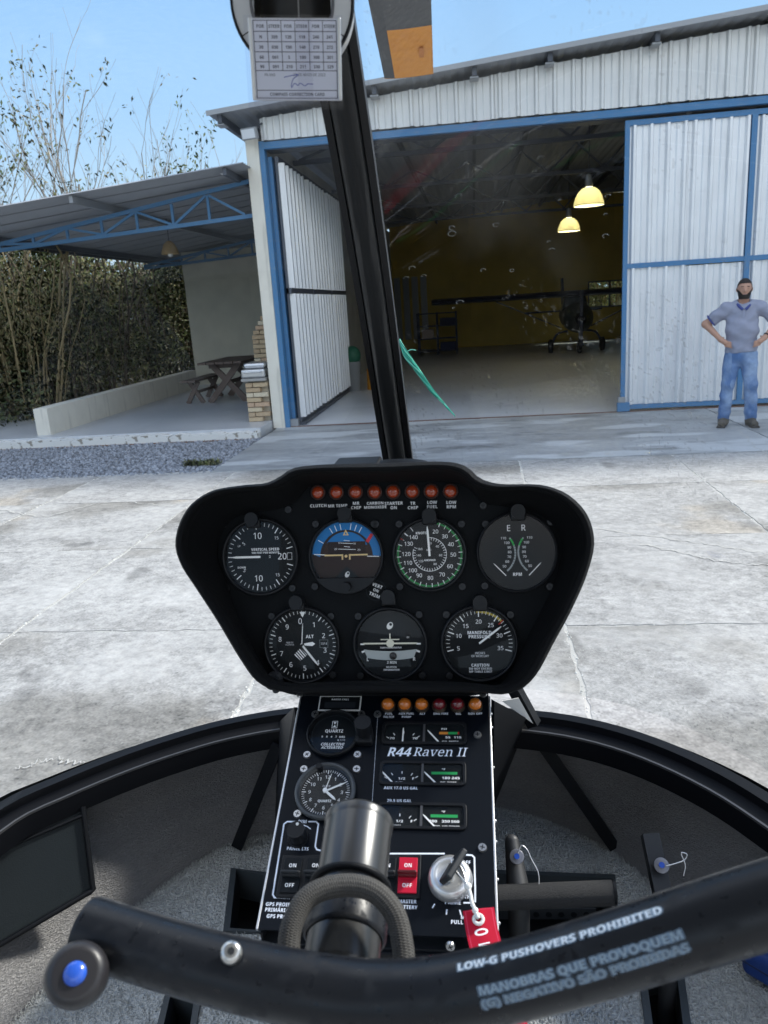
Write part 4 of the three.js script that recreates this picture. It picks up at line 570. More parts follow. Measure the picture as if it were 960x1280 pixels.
  part('pocket_piping', tube([pk[3], pk[2].clone().lerp(pk[3], 0.06), pk[2], pk[2].clone().lerp(pk[1], 0.06), pk[1]].map((p) => p.clone().addScaledVector(n, 0.004)), 0.0045, 50, 8), mBlackPaint, pc);
  part('pocket_hem', tube([pk[0], pk[1]].map((p, i) => p.clone().lerp(pk[3 - i], 0.1).addScaledVector(n, 0.004)), 0.003, 12, 8), mBlackPaint, pc);
  // blue bag on the floor at the right edge is a thing of its own
  const bp = onY(968, 1212, FY), bag = thing('blue_case', 'blue rounded case lying on the carpet against the right nose wall', 'case', [bp.x + 0.015, FY + 0.006, bp.z]); bag.rotation.y = -0.75;
  part('case_body', box(0.085, 0.05, 0.12, 0.012).translate(0, 0.026, 0), std(0.012, 0.05, 0.24, 0.5), bag); part('case_seam', box(0.087, 0.004, 0.122, 0.002).translate(0, 0.026, 0), std(0.008, 0.02, 0.08, 0.5), bag);
}
// centre post and windshield panes
const postLow = V3(0, 0.96, -1.36), pA = onX(497, 572, 0), pB = onX(465, 350, 0), pC = onX(427, 112, 0), postTop = pC.clone().add(pC.clone().sub(pB).multiplyScalar(1.15)).add(V3(0, 0, 0.03));
{
  const path = new THREE.CatmullRomCurve3([postLow, pA, pB, pC, postTop], false, 'centripetal').getSpacedPoints(40);
  const arc = []; for (let i = 0; i <= 14; i++) { const a = Math.PI * i / 14; arc.push([Math.cos(a) * 0.0118, Math.sin(a) * 0.012]); }
  const post = part('centre_post', sweep(path, [...arc, [-0.0118, -0.01], [0.0118, -0.01]], false, V3(0, 0.6, 0.8)), mSatin, cabin);
  for (const s of [-1, 1]) part('glazing_seal', sweep(path, [[s * 0.0122, 0.004], [s * 0.0185, 0.003], [s * 0.0185, -0.008], [s * 0.0122, -0.008]], false, V3(0, 0.6, 0.8)), std(0.006, 0.006, 0.007, 0.45), post);
  const roofAt = (s) => V3(s * 0.60, 2.03 - 0.05 * Math.abs(s), postTop.z - 0.02 + 0.32 * s * s);
  const pathAt = new THREE.CatmullRomCurve3([postLow, pA, pB, pC, postTop], false, 'centripetal');
  const pane = (side) => {
    const g = grid(26, 26, (u, v) => { const c = pathAt.getPoint(v).add(V3(0, 0.006, -0.016)), b = sillCurve.getPointAt(side < 0 ? lerp(0.478, 0.11, u) : lerp(0.488, 0.89, u)), t = roofAt(side * u); const e = b.clone().lerp(t, v); const s0 = u * u * (3 - 2 * u), k = side < 0 ? 1 : 1; const f = sillCurve.getPointAt(side < 0 ? 0.478 : 0.488).lerp(roofAt(0), v); const p = e.add(c.sub(f).multiplyScalar(1 - u)); p.z -= Math.sin(v * Math.PI) * Math.sin(u * Math.PI) * 0.06; p.y += 0.008; p.x = p.x || side * 0.001; return p; }, 1);
    return g;
  };
  const dirtHaze = grey(1024, 1024, (u, v) => { const dr = smooth(0.62, 0.9, fbm(u * 128, v * 6, 4, 2)) * smooth(0.45, 0.7, fbm(u * 4 + 3, v * 4, 4, 1)), sp = smooth(0.80, 0.86, NZ[5](u * 256, v * 256)) * smooth(0.5, 0.7, fbm(u * 8, v * 8, 3)), hz = smooth(0.5, 0.8, fbm(u * 6 + 1, v * 3 + 5, 5, 3)); return clamp(0.12 * dr + 0.20 * sp + 0.08 * hz, 0, 1); });  // drips and specks are dirt; the haze paints in pale reflected light
  const mDirtHaze = std(0.6, 0.6, 0.58, 0.9, { transparent: true, alphaMap: dirtHaze, depthWrite: false });
  for (const s of [-1, 1]) {
    const g = pane(s), w = part('windshield_pane', g, glassPane, cabin), film = g.clone(), nrm = film.attributes.normal, pos = film.attributes.position; for (let i = 0; i < pos.count; i++) pos.setXYZ(i, pos.getX(i), pos.getY(i) - 0.001, pos.getZ(i) + 0.002);
    if (s > 0) { const f = part('drips_and_haze', film, mDirtHaze, w); f.castShadow = false; }
    // bug marks on the right pane
    if (s > 0) { const spots = [[582, 205], [640, 183], [668, 215], [676, 198], [632, 253], [620, 281], [686, 302], [690, 312], [640, 338], [565, 285], [530, 345], [508, 348], [575, 378], [567, 385], [514, 483], [738, 432], [757, 295], [757, 268], [700, 250], [565, 292], [604, 338], [515, 335], [760, 245], [598, 210], [573, 245]], r = rng(8), mBug = std(0.5, 0.52, 0.52, 0.8, { transparent: true, opacity: 0.22 }); for (const [px, py] of spots) { const P = at(px, py, 1), tgt = (() => { const d = ray(px, py); let best = null, bd = 1e9; for (let i = 0; i < pos.count; i++) { const q = V3(pos.getX(i), pos.getY(i), pos.getZ(i)).sub(EYE), k = q.dot(d) / d.lengthSq(), e = q.clone().addScaledVector(d, -k).length(); if (e < bd) { bd = e; best = k; } } return EYE.clone().addScaledVector(d, best - 0.004); })(); const a = 0.001 + r() * 0.0019, b = part('bug_mark', new THREE.TorusGeometry(a, 0.00018 + r() * 0.00016, 5, 14, 3 + r() * 3.2).scale(1 + r() * 0.5, 0.8, 1), mBug, w); b.position.copy(tgt); b.lookAt(EYE); } }
  }
  // roof, doors and rear bulkhead close the cabin behind the camera
  const lin = std(0.48, 0.48, 0.47, 0.9);
  const front = []; for (let i = 0; i <= 16; i++) front.push(roofAt(-1 + i / 8));
  part('roof', (() => { const s = new THREE.Shape(); [...front, V3(0.62, 2, 1.2), V3(-0.62, 2, 1.2)].forEach((p, i) => i ? s.lineTo(p.x, -p.z) : s.moveTo(p.x, -p.z)); return new THREE.ExtrudeGeometry(s, { depth: 0.05, bevelEnabled: false }).rotateX(-Math.PI / 2).translate(0, 2.035, 0); })(), lin, cabin);
  part('roof_bow', tube(front.map((p) => p.clone().add(V3(0, -0.005, 0))), 0.018, 40, 8), mBlackPaint, cabin);
  part('rear_bulkhead', boxAt([-0.66, 0.5, 1.15], [0.66, 1.25, 1.2]), lin, cabin); for (const s of [-1, 1]) part('rear_post', boxAt([s * 0.6 - 0.04, 1.25, 1.15], [s * 0.6 + 0.04, 2.035, 1.2]), lin, cabin);
  for (const s of [-1, 1]) { const X = s * 0.70; part('door_post', beam(V3(X, FY - 0.1, -0.62), roofAt(s), 0.05, 0.05), mBlackPaint, cabin); part('door_post', beam(V3(X, FY - 0.1, 0.45), V3(s * 0.62, 2.03, 0.45), 0.06, 0.06), mBlackPaint, cabin); }
  // landing gear under the cabin
  for (const s of [-1, 1]) { const k = part('skid', tube([V3(s * 1.05, 0.18, -1.75), V3(s * 1.05, 0.05, -1.45), V3(s * 1.05, 0.035, -1.0), V3(s * 1.05, 0.035, 1.6)], 0.035, 40, 10), mBlackPaint, cabin); for (const z of [-0.5, 0.95]) part('skid_strut', rod(V3(s * 0.4, 0.45, z), V3(s * 1.05, 0.05, z), 0.03), mBlackPaint, k); }
}

// ---------------------------------------------------------------- instrument panel
function frame(P, tilt) { const a = THREE.MathUtils.degToRad(tilt), N = V3(0, Math.sin(a), Math.cos(a)), V = V3(0, Math.cos(a), -Math.sin(a)), U = V3(1, 0, 0); return { P, N, U, V, uv(x, y, w = 0) { const q = hit(x, y, P.clone().addScaledVector(N, w), N).sub(P); return [q.dot(U), q.dot(V)]; }, place(g) { g.position.copy(P); g.quaternion.setFromRotationMatrix(new THREE.Matrix4().makeBasis(U, V, N)); return g; } }; }
const PF = frame(at(490, 750, 0.825), 15);
const panel = PF.place(thing('instrument_panel', 'black mushroom-shaped instrument panel with a padded hood, seven dials and a row of warning lamps', 'instrument panel'));
const LIP = 0.052;
const outPx = [[216, 682], [221, 655], [236, 630], [262, 613], [300, 606], [330, 603], [347, 595], [362, 585], [385, 581], [480, 578], [565, 577], [584, 583], [600, 597], [622, 604], [680, 606], [712, 618], [736, 643], [745, 676], [738, 712], [718, 760], [694, 805], [672, 845], [655, 862], [632, 870], [600, 868], [500, 868], [400, 868], [362, 868], [340, 865], [318, 853], [298, 826], [268, 776], [240, 733], [223, 706]];
const inPx = [[272, 690], [276, 668], [292, 648], [318, 640], [345, 637], [368, 628], [380, 614], [392, 606], [420, 604], [480, 603], [545, 602], [572, 604], [590, 614], [604, 628], [640, 634], [668, 640], [690, 655], [702, 676], [701, 700], [690, 735], [668, 780], [648, 820], [634, 845], [618, 860], [590, 866], [500, 868], [400, 868], [372, 866], [352, 860], [334, 840], [316, 808], [298, 770], [282, 725], [274, 705]];
const closed = (arr, n) => new THREE.CatmullRomCurve3(arr, true, 'centripetal').getSpacedPoints(n).slice(0, n);
const lipLoop = closed(outPx.map(([x, y]) => { const [u, v] = PF.uv(x, y, LIP); return V3(u, v, LIP); }), 140);
const inLoop = closed(inPx.map(([x, y]) => { const [u, v] = PF.uv(x, y, 0.002); return V3(u, v, 0.002); }), 140);
const printMat = (map, rough = 0.5) => new THREE.MeshPhysicalMaterial({ map, roughness: rough, specularIntensity: 0.35, side: THREE.DoubleSide });
const INK = '#ffffff';
function txt(x, s, X, Y, size, o = {}) { x.save(); x.translate(X, Y); if (o.rot) x.rotate(o.rot); x.fillStyle = o.col || INK; x.font = (o.style || '') + ' ' + size + 'px ' + (o.font || 'sans-serif'); x.textAlign = o.align || 'center'; x.textBaseline = 'middle'; if (o.sx) x.scale(o.sx, 1); x.fillText(s, 0, 0); x.restore(); }
{
  const ctr = lipLoop.reduce((a, p) => a.add(p), V3()).divideScalar(140);
  // padded hood: rounded lip, inner wall to the face, outer skin back to the shell
  const sec = [[0, 0.0]], n = 140, rows = [];
  const toward = (p, k, z) => { const d = p.clone().sub(ctr); d.z = 0; d.normalize(); return V3(p.x - d.x * k, p.y - d.y * k, z); };
  const nearest = (p) => { let b = inLoop[0], bd = 9; for (const q of inLoop) { const e = Math.hypot(q.x - p.x, q.y - p.y); if (e < bd) { bd = e; b = q; } } return b; };
  const inner = lipLoop.map((p, i) => { const q = inLoop[i]; return q; });
  const ring = [(p) => toward(p, 0.002, -0.075), (p) => toward(p, -0.001, -0.02), (p) => toward(p, 0.0, LIP - 0.012), (p) => toward(p, 0.001, LIP - 0.004), (p) => toward(p, 0.0045, LIP + 0.001), (p) => toward(p, 0.0085, LIP - 0.001), (p) => toward(p, 0.0105, LIP - 0.006), (p) => toward(p, 0.0115, LIP - 0.012)];
  const pos = [], uv = [], ix = []; const R = ring.length + 2;
  for (let i = 0; i <= n; i++) { const p = lipLoop[i % n], q = inLoop[i % n]; const a = ring.map((f) => f(p)); a.push(a[7].clone().lerp(V3(q.x, q.y, 0.004), 0.55)); a.push(V3(q.x, q.y, 0.003)); a.forEach((w, k) => { pos.push(w.x, w.y, w.z); uv.push(i / n * 1.3 * 3, k * 0.012 * 3); }); }
  for (let i = 0; i < n; i++) for (let k = 0; k < R - 1; k++) { const a = i * R + k, b = a + R; ix.push(a, a + 1, b, b, a + 1, b + 1); }
  const g = new THREE.BufferGeometry(); g.setAttribute('position', new THREE.Float32BufferAttribute(pos, 3)); g.setAttribute('uv', new THREE.Float32BufferAttribute(uv, 2)); g.setIndex(ix); g.computeVertexNormals();
  part('padded_hood', g, mHood, panel);
  const sh = (loop, k, z) => { const s = new THREE.Shape(); loop.forEach((p, i) => { const q = k ? toward(p, k, 0) : p; i ? s.lineTo(q.x, q.y) : s.moveTo(q.x, q.y); }); return s; };
  part('panel_back', new THREE.ShapeGeometry(sh(lipLoop, 0.002)).translate(0, 0, -0.074), mBlackPaint, panel);
  // printed face plate
  const W = 1536, H = 900, S = 3000, cu = (u) => W / 2 + u * S, cv = (v) => H / 2 - v * S;
  const map = canvas(W, H, (x) => {
    x.fillStyle = '#080c10'; x.fillRect(0, 0, W, H);
    const lab = (px, py, lines, size = 14) => { const [u, v] = PF.uv(px, py); lines.forEach((l, i) => txt(x, l, cu(u), cv(v) + i * size * 1.0, size, { style: 'bold', sx: 1.05 })); };
    lab(398, 632, ['CLUTCH']); lab(422, 632, ['MR TEMP']); lab(445, 629, ['MR', 'CHIP']); lab(469, 629, ['CARBON', 'MONOXIDE'], 13); lab(492, 629, ['STARTER', 'ON']); lab(516, 629, ['TR', 'CHIP']); lab(540, 628, ['LOW', 'FUEL']); lab(564, 628, ['LOW', 'RPM']);
    const [u, v] = PF.uv(470, 738); x.strokeStyle = '#2a3036'; x.lineWidth = 2; x.fillStyle = '#0b0e11'; x.beginPath(); x.arc(cu(u), cv(v), 32, 0, 7); x.fill(); x.stroke(); txt(x, 'VERT', cu(u) + 5, cv(v) - 15, 15, { style: 'bold', rot: 0.4 }); txt(x, 'ON', cu(u), cv(v), 13, { style: 'bold', rot: 0.4 }); txt(x, 'TRIM', cu(u) - 5, cv(v) + 15, 15, { style: 'bold', rot: 0.4 });
  });
  const fg = new THREE.ExtrudeGeometry(sh(inLoop, -0.004), { depth: 0.003, bevelEnabled: false }); fg.translate(0, 0, -0.003);
  const fuv = fg.attributes.uv, fp = fg.attributes.position; for (let i = 0; i < fp.count; i++) fuv.setXY(i, cu(fp.getX(i)) / W, 1 - cv(fp.getY(i)) / H);
  const fm = printMat(map, 0.6); fm.bumpMap = grainM; fm.bumpScale = 0.0002; part('face_plate', fg, fm, panel);
}
function dialBase(x, W, bg = '#15181b') { x.fillStyle = bg; x.fillRect(0, 0, W, W); }
const polar = (W, deg, r) => [W / 2 + Math.sin(deg * Math.PI / 180) * r * W / 2, W / 2 - Math.cos(deg * Math.PI / 180) * r * W / 2];
function tick(x, W, deg, r0, r1, w, col = INK) { x.strokeStyle = col; x.lineWidth = w; x.beginPath(); x.moveTo(...polar(W, deg, r0)); x.lineTo(...polar(W, deg, r1)); x.stroke(); }
function num(x, W, s, deg, r, size, o) { const [a, b] = polar(W, deg, r); txt(x, s, a, b, size, o); }
function arcs(x, W, r, a, b, w, col) { x.strokeStyle = col; x.lineWidth = w; x.beginPath(); x.arc(W / 2, W / 2, r * W / 2, (a - 90) * Math.PI / 180, (b - 90) * Math.PI / 180); x.stroke(); }
const screwGeo = merge([new THREE.CylinderGeometry(0.0036, 0.0042, 0.0022, 16).rotateX(Math.PI / 2)]);
const slotGeo = merge([box(0.0044, 0.0009, 0.0008), box(0.0009, 0.0044, 0.0008)]);
const mScrew = std(0.03, 0.031, 0.034, 0.4, { metalness: 0.6 }), mScrewBright = std(0.5, 0.5, 0.5, 0.28, { metalness: 0.9 });
function screw(parent, u, v, w = 0.001, m = mScrew, a = 0.4) { const s = part('screw', screwGeo, m, parent, [u, v, w]); s.rotation.z = a; part('screw_slot', slotGeo, mFace, s, [0, 0, 0.0009]); return s; }
const needleMat = std(0.92, 0.92, 0.90, 0.45);
function needle(L, back, w, tipW = 0.3) { const s = new THREE.Shape(); s.moveTo(-w / 2, -back); s.lineTo(w / 2, -back); s.lineTo(w / 2, L * 0.82); s.lineTo(w * tipW / 2, L); s.lineTo(-w * tipW / 2, L); s.lineTo(-w / 2, L * 0.82); s.closePath(); return new THREE.ExtrudeGeometry(s, { depth: 0.0008, bevelEnabled: false }); }
const coverGlass = phy(0.99, 0.99, 0.99, 0.02, { transmission: 1, thickness: 0, ior: 1.35, specularIntensity: 0.5 });
// a round instrument: bezel ring (the part) with dial, needles and cover glass as sub-parts
function gauge(parent, name, fr, px, py, rPx, draw, o = {}) {
  const [u, v] = fr.uv(px, py, 0.002), [u2] = fr.uv(px + rPx, py, 0.002), R = u2 - u;
  const b = R * (o.dial ?? 0.90), prof = [[b * 0.985, -0.006], [b, 0.0], [b + (R - b) * 0.25, 0.0042], [b + (R - b) * 0.7, 0.0046], [R, 0.003], [R * 1.002, 0.0005]].map((a) => new THREE.Vector2(...a));
  const g = part(name, new THREE.LatheGeometry(prof, 64).rotateX(Math.PI / 2), o.bezel || mBezel, parent, [u, v, 0.0032]); if (o.label) g.userData.label = o.label;
  const d = new THREE.CircleGeometry(b * 1.0, 56); const dm = printMat(canvas(512, 512, (x) => { dialBase(x, 512, o.bg); draw(x, 512); }), 0.55); part('dial', d, dm, g, [0, 0, -0.0015 + (o.dialUp || 0)]);
  (o.needles || []).forEach(([deg, L, back, w, cx = 0, cy = 0, tw = 0.3], i) => { const n = part('needle', needle(L * b, back * b, w * b, tw), needleMat, g, [cx * b, cy * b, 0.0002 + i * 0.0009]); n.rotation.z = -deg * Math.PI / 180; });
  if (o.hub) part('hub', new THREE.CylinderGeometry(b * o.hub, b * o.hub, 0.002, 20).rotateX(Math.PI / 2), o.hubMat || needleMat, g, [0, 0, 0.002]);
  part('cover_glass', new THREE.CircleGeometry(b * 1.0, 48), coverGlass, g, [0, 0, 0.0036]);
  return { g, u, v, R, b };
}
const post = (u, v) => { const p = part('post_light', merge([new THREE.CylinderGeometry(0.0075, 0.0075, 0.014, 18, 1, false).rotateX(Math.PI / 2).translate(0, 0.001, 0.006), box(0.016, 0.010, 0.008, 0.002).translate(0, -0.004, 0.004)]), mBezel, panel, [u, v, 0.002]); return p; };
{
  const W = 512;
  const vsi = gauge(panel, 'vertical_speed_indicator', PF, 326, 696, 48, (x) => {
    for (let k = -20; k <= 20; k++) { const a = -90 + k * 8.2; if (Math.abs(k) <= 20) tick(x, W, a, k % 5 === 0 ? 0.78 : 0.86, 0.96, k % 5 === 0 ? 7 : 4); }
    num(x, W, '10', -8, 0.60, 62); num(x, W, '20', 90, 0.62, 62); num(x, W, '10', 188, 0.62, 60); num(x, W, '15', 42, 0.70, 30); num(x, W, '15', 138, 0.70, 30); num(x, W, '5', -52, 0.62, 34, { rot: -0.6 }); num(x, W, '5', -128, 0.62, 34, { rot: 0.6 });
    txt(x, 'VERTICAL SPEED', 290, 202, 27, { style: 'bold' }); txt(x, '100 FEET PER MINUTE', 290, 226, 20, { style: 'bold' }); txt(x, 'UP', 95, 175, 18); txt(x, 'DOWN', 110, 330, 20, { style: 'bold' }); x.strokeStyle = INK; x.lineWidth = 3; x.strokeRect(452, 232, 34, 48);
  }, { needles: [[-90, 0.86, -0.0, 0.06, -0.0, 0.0], [-90, -0.3, 0.3, 0.06]], bg: '#121518' });
  const adi = gauge(panel, 'attitude_indicator', PF, 433, 695, 47, (x) => {
    x.fillStyle = '#2f2019'; x.fillRect(0, 0, W, W); x.save(); x.beginPath(); x.moveTo(0, 0); x.lineTo(W, 0); x.lineTo(W, 262); x.lineTo(452, 256); x.arc(256, 260, 196, 0, Math.PI, true); x.lineTo(0, 236); x.closePath(); x.fillStyle = '#2374b4'; x.fill();
    x.fillStyle = '#3a261c'; x.beginPath(); x.arc(258, 250, 172, 0, 7); x.fill(); x.fillStyle = '#2374b4'; x.beginPath(); x.arc(258, 250, 172, Math.PI * 1.18, Math.PI * 1.86); x.closePath(); x.fill(); x.fillStyle = '#2b1c15'; x.fillRect(120, 150, 280, 100); x.fillStyle = '#302019'; x.beginPath(); x.arc(258, 250, 172, 0.1, Math.PI - 0.1); x.fill(); x.restore();
    for (const a of [-60, -30, -20, -10, 10, 20, 30]) tick(x, W, a, 0.76, 0.94, 5); tick(x, W, -86, 0.6, 0.95, 6); tick(x, W, 92, 0.6, 0.95, 6);
    x.fillStyle = '#e9c37a'; x.beginPath(); x.moveTo(256, 60); x.lineTo(234, 104); x.lineTo(278, 104); x.fill(); x.fillStyle = '#2374b4'; x.beginPath(); x.moveTo(256, 78); x.lineTo(246, 98); x.lineTo(266, 98); x.fill();
    for (const [y, w] of [[140, 44], [160, 90], [185, 44], [204, 130]]) { x.strokeStyle = INK; x.lineWidth = 4; x.beginPath(); x.moveTo(262 - w / 2, y); x.lineTo(262 + w / 2, y + 6); x.stroke(); } txt(x, '20', 178, 202, 20); txt(x, '20', 350, 212, 20); txt(x, '10', 205, 158, 18); txt(x, '10', 318, 166, 18);
    x.save(); x.translate(430, 130); x.rotate(0.6); x.fillStyle = '#d3343c'; x.fillRect(-12, -38, 24, 70); x.restore();
    x.fillStyle = '#17191b'; x.fillRect(0, 424, W, 90); x.beginPath(); x.moveTo(150, 430); x.lineTo(362, 430); x.lineTo(256, 330); x.fill(); x.fillStyle = '#e8e8e4'; x.beginPath(); x.ellipse(258, 392, 16, 24, 0.5, 0, 7); x.fill(); x.fillStyle = '#17191b'; x.beginPath(); x.arc(264, 384, 8, 0, 7); x.fill();
  }, { dial: 0.92 });
  for (const s of [-1, 1]) part('aircraft_bar', merge([box(0.020, 0.0016, 0.001), box(0.0016, 0.006, 0.001).translate(-s * 0.0095, -0.002, 0)]), std(0.75, 0.55, 0.25, 0.5), adi.g, [s * 0.0135, 0.0012, 0.001]);
  part('centre_dot', new THREE.CylinderGeometry(0.0016, 0.0016, 0.001, 12).rotateX(Math.PI / 2), std(0.75, 0.55, 0.25, 0.5), adi.g, [0, 0, 0.001]);
  part('lower_shroud', new THREE.ExtrudeGeometry((() => { const s = new THREE.Shape(); s.absarc(0, 0, adi.R * 0.97, Math.PI * 1.2, Math.PI * 1.8); s.closePath(); return s; })(), { depth: 0.004, bevelEnabled: true, bevelSize: 0.0006, bevelThickness: 0.0006 }), mBezel, adi.g, [0, 0, 0.002]);
  part('cage_knob', new THREE.CylinderGeometry(0.0048, 0.0052, 0.009, 20).rotateX(Math.PI / 2), mBezel, adi.g, [0.001, -adi.R * 0.79, 0.010]);
  gauge(panel, 'airspeed_indicator', PF, 537, 693, 47, (x) => {
    arcs(x, W, 0.945, 8, 288, 14, '#1f8a45'); for (let k = 0; k <= 26; k++) tick(x, W, 20 + k * 11.2, 0.86, 0.98, k % 2 ? 4 : 6);
    [['20', 16], ['30', 42], ['40', 66], ['50', 92], ['60', 122], ['70', 150], ['80', 180], ['90', 208], ['100', 228], ['110', 250], ['120', 272], ['130', 298], ['140', 318]].forEach(([s, a]) => num(x, W, s, a, 0.70, 42)); txt(x, 'KNOTS', 196, 92, 26, { style: 'bold' }); tick(x, W, -48, 0.84, 0.98, 6); tick(x, W, -34, 0.84, 0.98, 5);
    arcs(x, W, 0.50, 0, 290, 4, INK); for (let k = 0; k <= 30; k++) tick(x, W, 8 + k * 9.6, 0.42, 0.50, 4); [['20', 4], ['40', 46], ['60', 96], ['80', 152], ['120', 234], ['140', 266], ['160', 300]].forEach(([s, a]) => num(x, W, s, a, 0.33, 24)); txt(x, 'MPH', 250, 222, 18); txt(x, 'AIRSPEED', 256, 300, 19, { style: 'bold' }); tick(x, W, -60, 0.9, 0.99, 6, '#c0392b');
  }, { needles: [[-3, 0.84, 0.05, 0.06]], hub: 0.03, bg: '#121518' });
  gauge(panel, 'dual_tachometer', PF, 646, 690, 51, (x) => {
    txt(x, 'E', 205, 92, 56); txt(x, 'R', 304, 92, 56);
    for (const s of [-1, 1]) { x.strokeStyle = '#9aa0a0'; x.lineWidth = 12; x.beginPath(); x.arc(256 + s * 170, 260, 160, s > 0 ? Math.PI * 0.72 : Math.PI * 0.28, s > 0 ? Math.PI * 1.22 : -Math.PI * 0.22, s < 0); x.stroke(); x.strokeStyle = '#2fae4e'; x.lineWidth = 12; x.beginPath(); x.arc(256 + s * 170, 260, 160, s > 0 ? Math.PI * 1.1 : -Math.PI * 0.1, s > 0 ? Math.PI * 1.2 : -Math.PI * 0.2, s < 0); x.stroke(); ['110', '100', '90', '80', '70', '60', '50'].forEach((n, i) => txt(x, n, 256 + s * [88, 66, 50, 48, 52, 66, 86][i], 160 + i * 32, 24)); for (let i = 0; i < 12; i++) { x.fillStyle = '#15181b'; x.fillRect(256 + s * (12 + Math.abs(i - 5) * 4), 160 + i * 18, 10, 3); } }
    txt(x, 'RPM', 256, 408, 30, { style: 'bold' });
  }, { dial: 0.94, needles: [[-44, 0.46, 0, 0.022, -0.30, -0.62], [44, 0.46, 0, 0.022, 0.30, -0.62]] , bg: '#0f1214' });
  const alt = gauge(panel, 'altimeter', PF, 378, 806, 48, (x) => {
    for (let k = 0; k < 50; k++) tick(x, W, k * 7.2, k % 5 ? 0.88 : 0.82, 0.97, k % 5 ? 4 : 7); for (let k = 0; k < 10; k++) num(x, W, String(k), k * 36 - 4, 0.67, k ? 50 : 56);
    txt(x, 'ALT', 312, 196, 34, { style: 'bold' }); x.fillStyle = INK; x.beginPath(); x.moveTo(268, 246); x.lineTo(330, 236); x.lineTo(352, 250); x.lineTo(330, 266); x.lineTo(270, 262); x.fill(); txt(x, '1000 FT', 160, 240, 16); txt(x, 'CALIBRATED', 160, 256, 12);
    x.fillStyle = '#0b0d0f'; x.fillRect(385, 222, 60, 56); x.strokeStyle = '#8a9090'; x.lineWidth = 3; x.strokeRect(385, 222, 60, 56); txt(x, '1014', 415, 250, 22);
    x.save(); x.beginPath(); x.moveTo(190, 330); x.lineTo(240, 280); x.lineTo(290, 330); x.lineTo(240, 372); x.closePath(); x.clip(); for (let i = -6; i < 8; i++) { x.strokeStyle = INK; x.lineWidth = 9; x.beginPath(); x.moveTo(150 + i * 22, 270); x.lineTo(260 + i * 22, 400); x.stroke(); } x.restore();
  }, { needles: [[142, 0.74, 0.05, 0.055], [4, 0.62, 0.02, 0.02]], hub: 0.035, hubMat: mBezel, bg: '#121518' });
  part('pointer_tip', (() => { const s = new THREE.Shape(); s.moveTo(-0.0032, 0); s.lineTo(0.0032, 0); s.lineTo(0, -0.006); s.closePath(); return new THREE.ExtrudeGeometry(s, { depth: 0.0008, bevelEnabled: false }); })(), needleMat, alt.g, [0.0018, alt.b * 0.95, 0.001]);
  const [ku, kv] = PF.uv(342, 851, 0.012); const kn = part('setting_knob', new THREE.CylinderGeometry(0.0088, 0.0095, 0.016, 26).rotateX(Math.PI / 2), std(0.03, 0.032, 0.035, 0.45), panel, [ku, kv, 0.010]); part('knob_cap', new THREE.CylinderGeometry(0.007, 0.0075, 0.002, 24).rotateX(Math.PI / 2), mFace, kn, [0, 0, 0.009]);
  const tc = gauge(panel, 'turn_coordinator', PF, 488, 805, 47, (x) => {
    x.fillStyle = '#1d2023'; x.beginPath(); x.arc(256, 240, 178, Math.PI, 0); x.fill(); x.fillStyle = '#15181b'; x.fillRect(40, 256, 430, 200); for (const s of [-1, 1]) { x.save(); x.translate(256 + s * 214, 256); x.fillStyle = INK; x.fillRect(-16, -6, 32, 12); x.restore(); x.save(); x.translate(256 + s * 206, 312); x.rotate(s * 0.35); x.fillStyle = INK; x.fillRect(-17, -8, 34, 15); x.restore(); }
    txt(x, 'L', 78, 372, 36, { style: 'bold' }); txt(x, 'R', 432, 372, 36, { style: 'bold' }); txt(x, 'TURN COORDINATOR', 258, 284, 16, { style: 'bold' }); txt(x, '2 MIN', 262, 396, 26, { style: 'bold' }); txt(x, 'NO PITCH', 258, 432, 17, { style: 'bold' }); txt(x, 'INFORMATION', 258, 452, 17, { style: 'bold' }); txt(x, 'DC', 392, 206, 18); x.fillStyle = '#e8e8e4'; x.beginPath(); x.ellipse(256, 118, 22, 30, 0.6, 0, 7); x.fill(); x.fillStyle = '#15181b'; x.beginPath(); x.arc(262, 108, 11, 0, 7); x.fill();
  }, { bg: '#191c1f' });
  part('miniature_aircraft', merge([box(0.058, 0.0016, 0.001), box(0.020, 0.001, 0.001).translate(0, 0.0042, 0), box(0.0012, 0.012, 0.001).translate(0, 0.0045, 0), new THREE.CylinderGeometry(0.0042, 0.0042, 0.0012, 18).rotateX(Math.PI / 2)]), std(0.78, 0.76, 0.62, 0.5), tc.g, [0, 0.001, 0.0008]);
  part('slip_tube', (() => { const s = new THREE.Shape(); s.moveTo(-0.0285, 0.0035); s.quadraticCurveTo(0, -0.0005, 0.0285, 0.0035); s.lineTo(0.025, -0.0055); s.quadraticCurveTo(0, -0.0105, -0.025, -0.0055); s.closePath(); return new THREE.ExtrudeGeometry(s, { depth: 0.0008, bevelEnabled: false }); })(), std(0.42, 0.45, 0.44, 0.35), tc.g, [0, -0.0088, 0.0004]);
  part('slip_ball', new THREE.SphereGeometry(0.0042, 16, 12), std(0.03, 0.03, 0.03, 0.25), tc.g, [0.0028, -0.0124, 0.0006]);
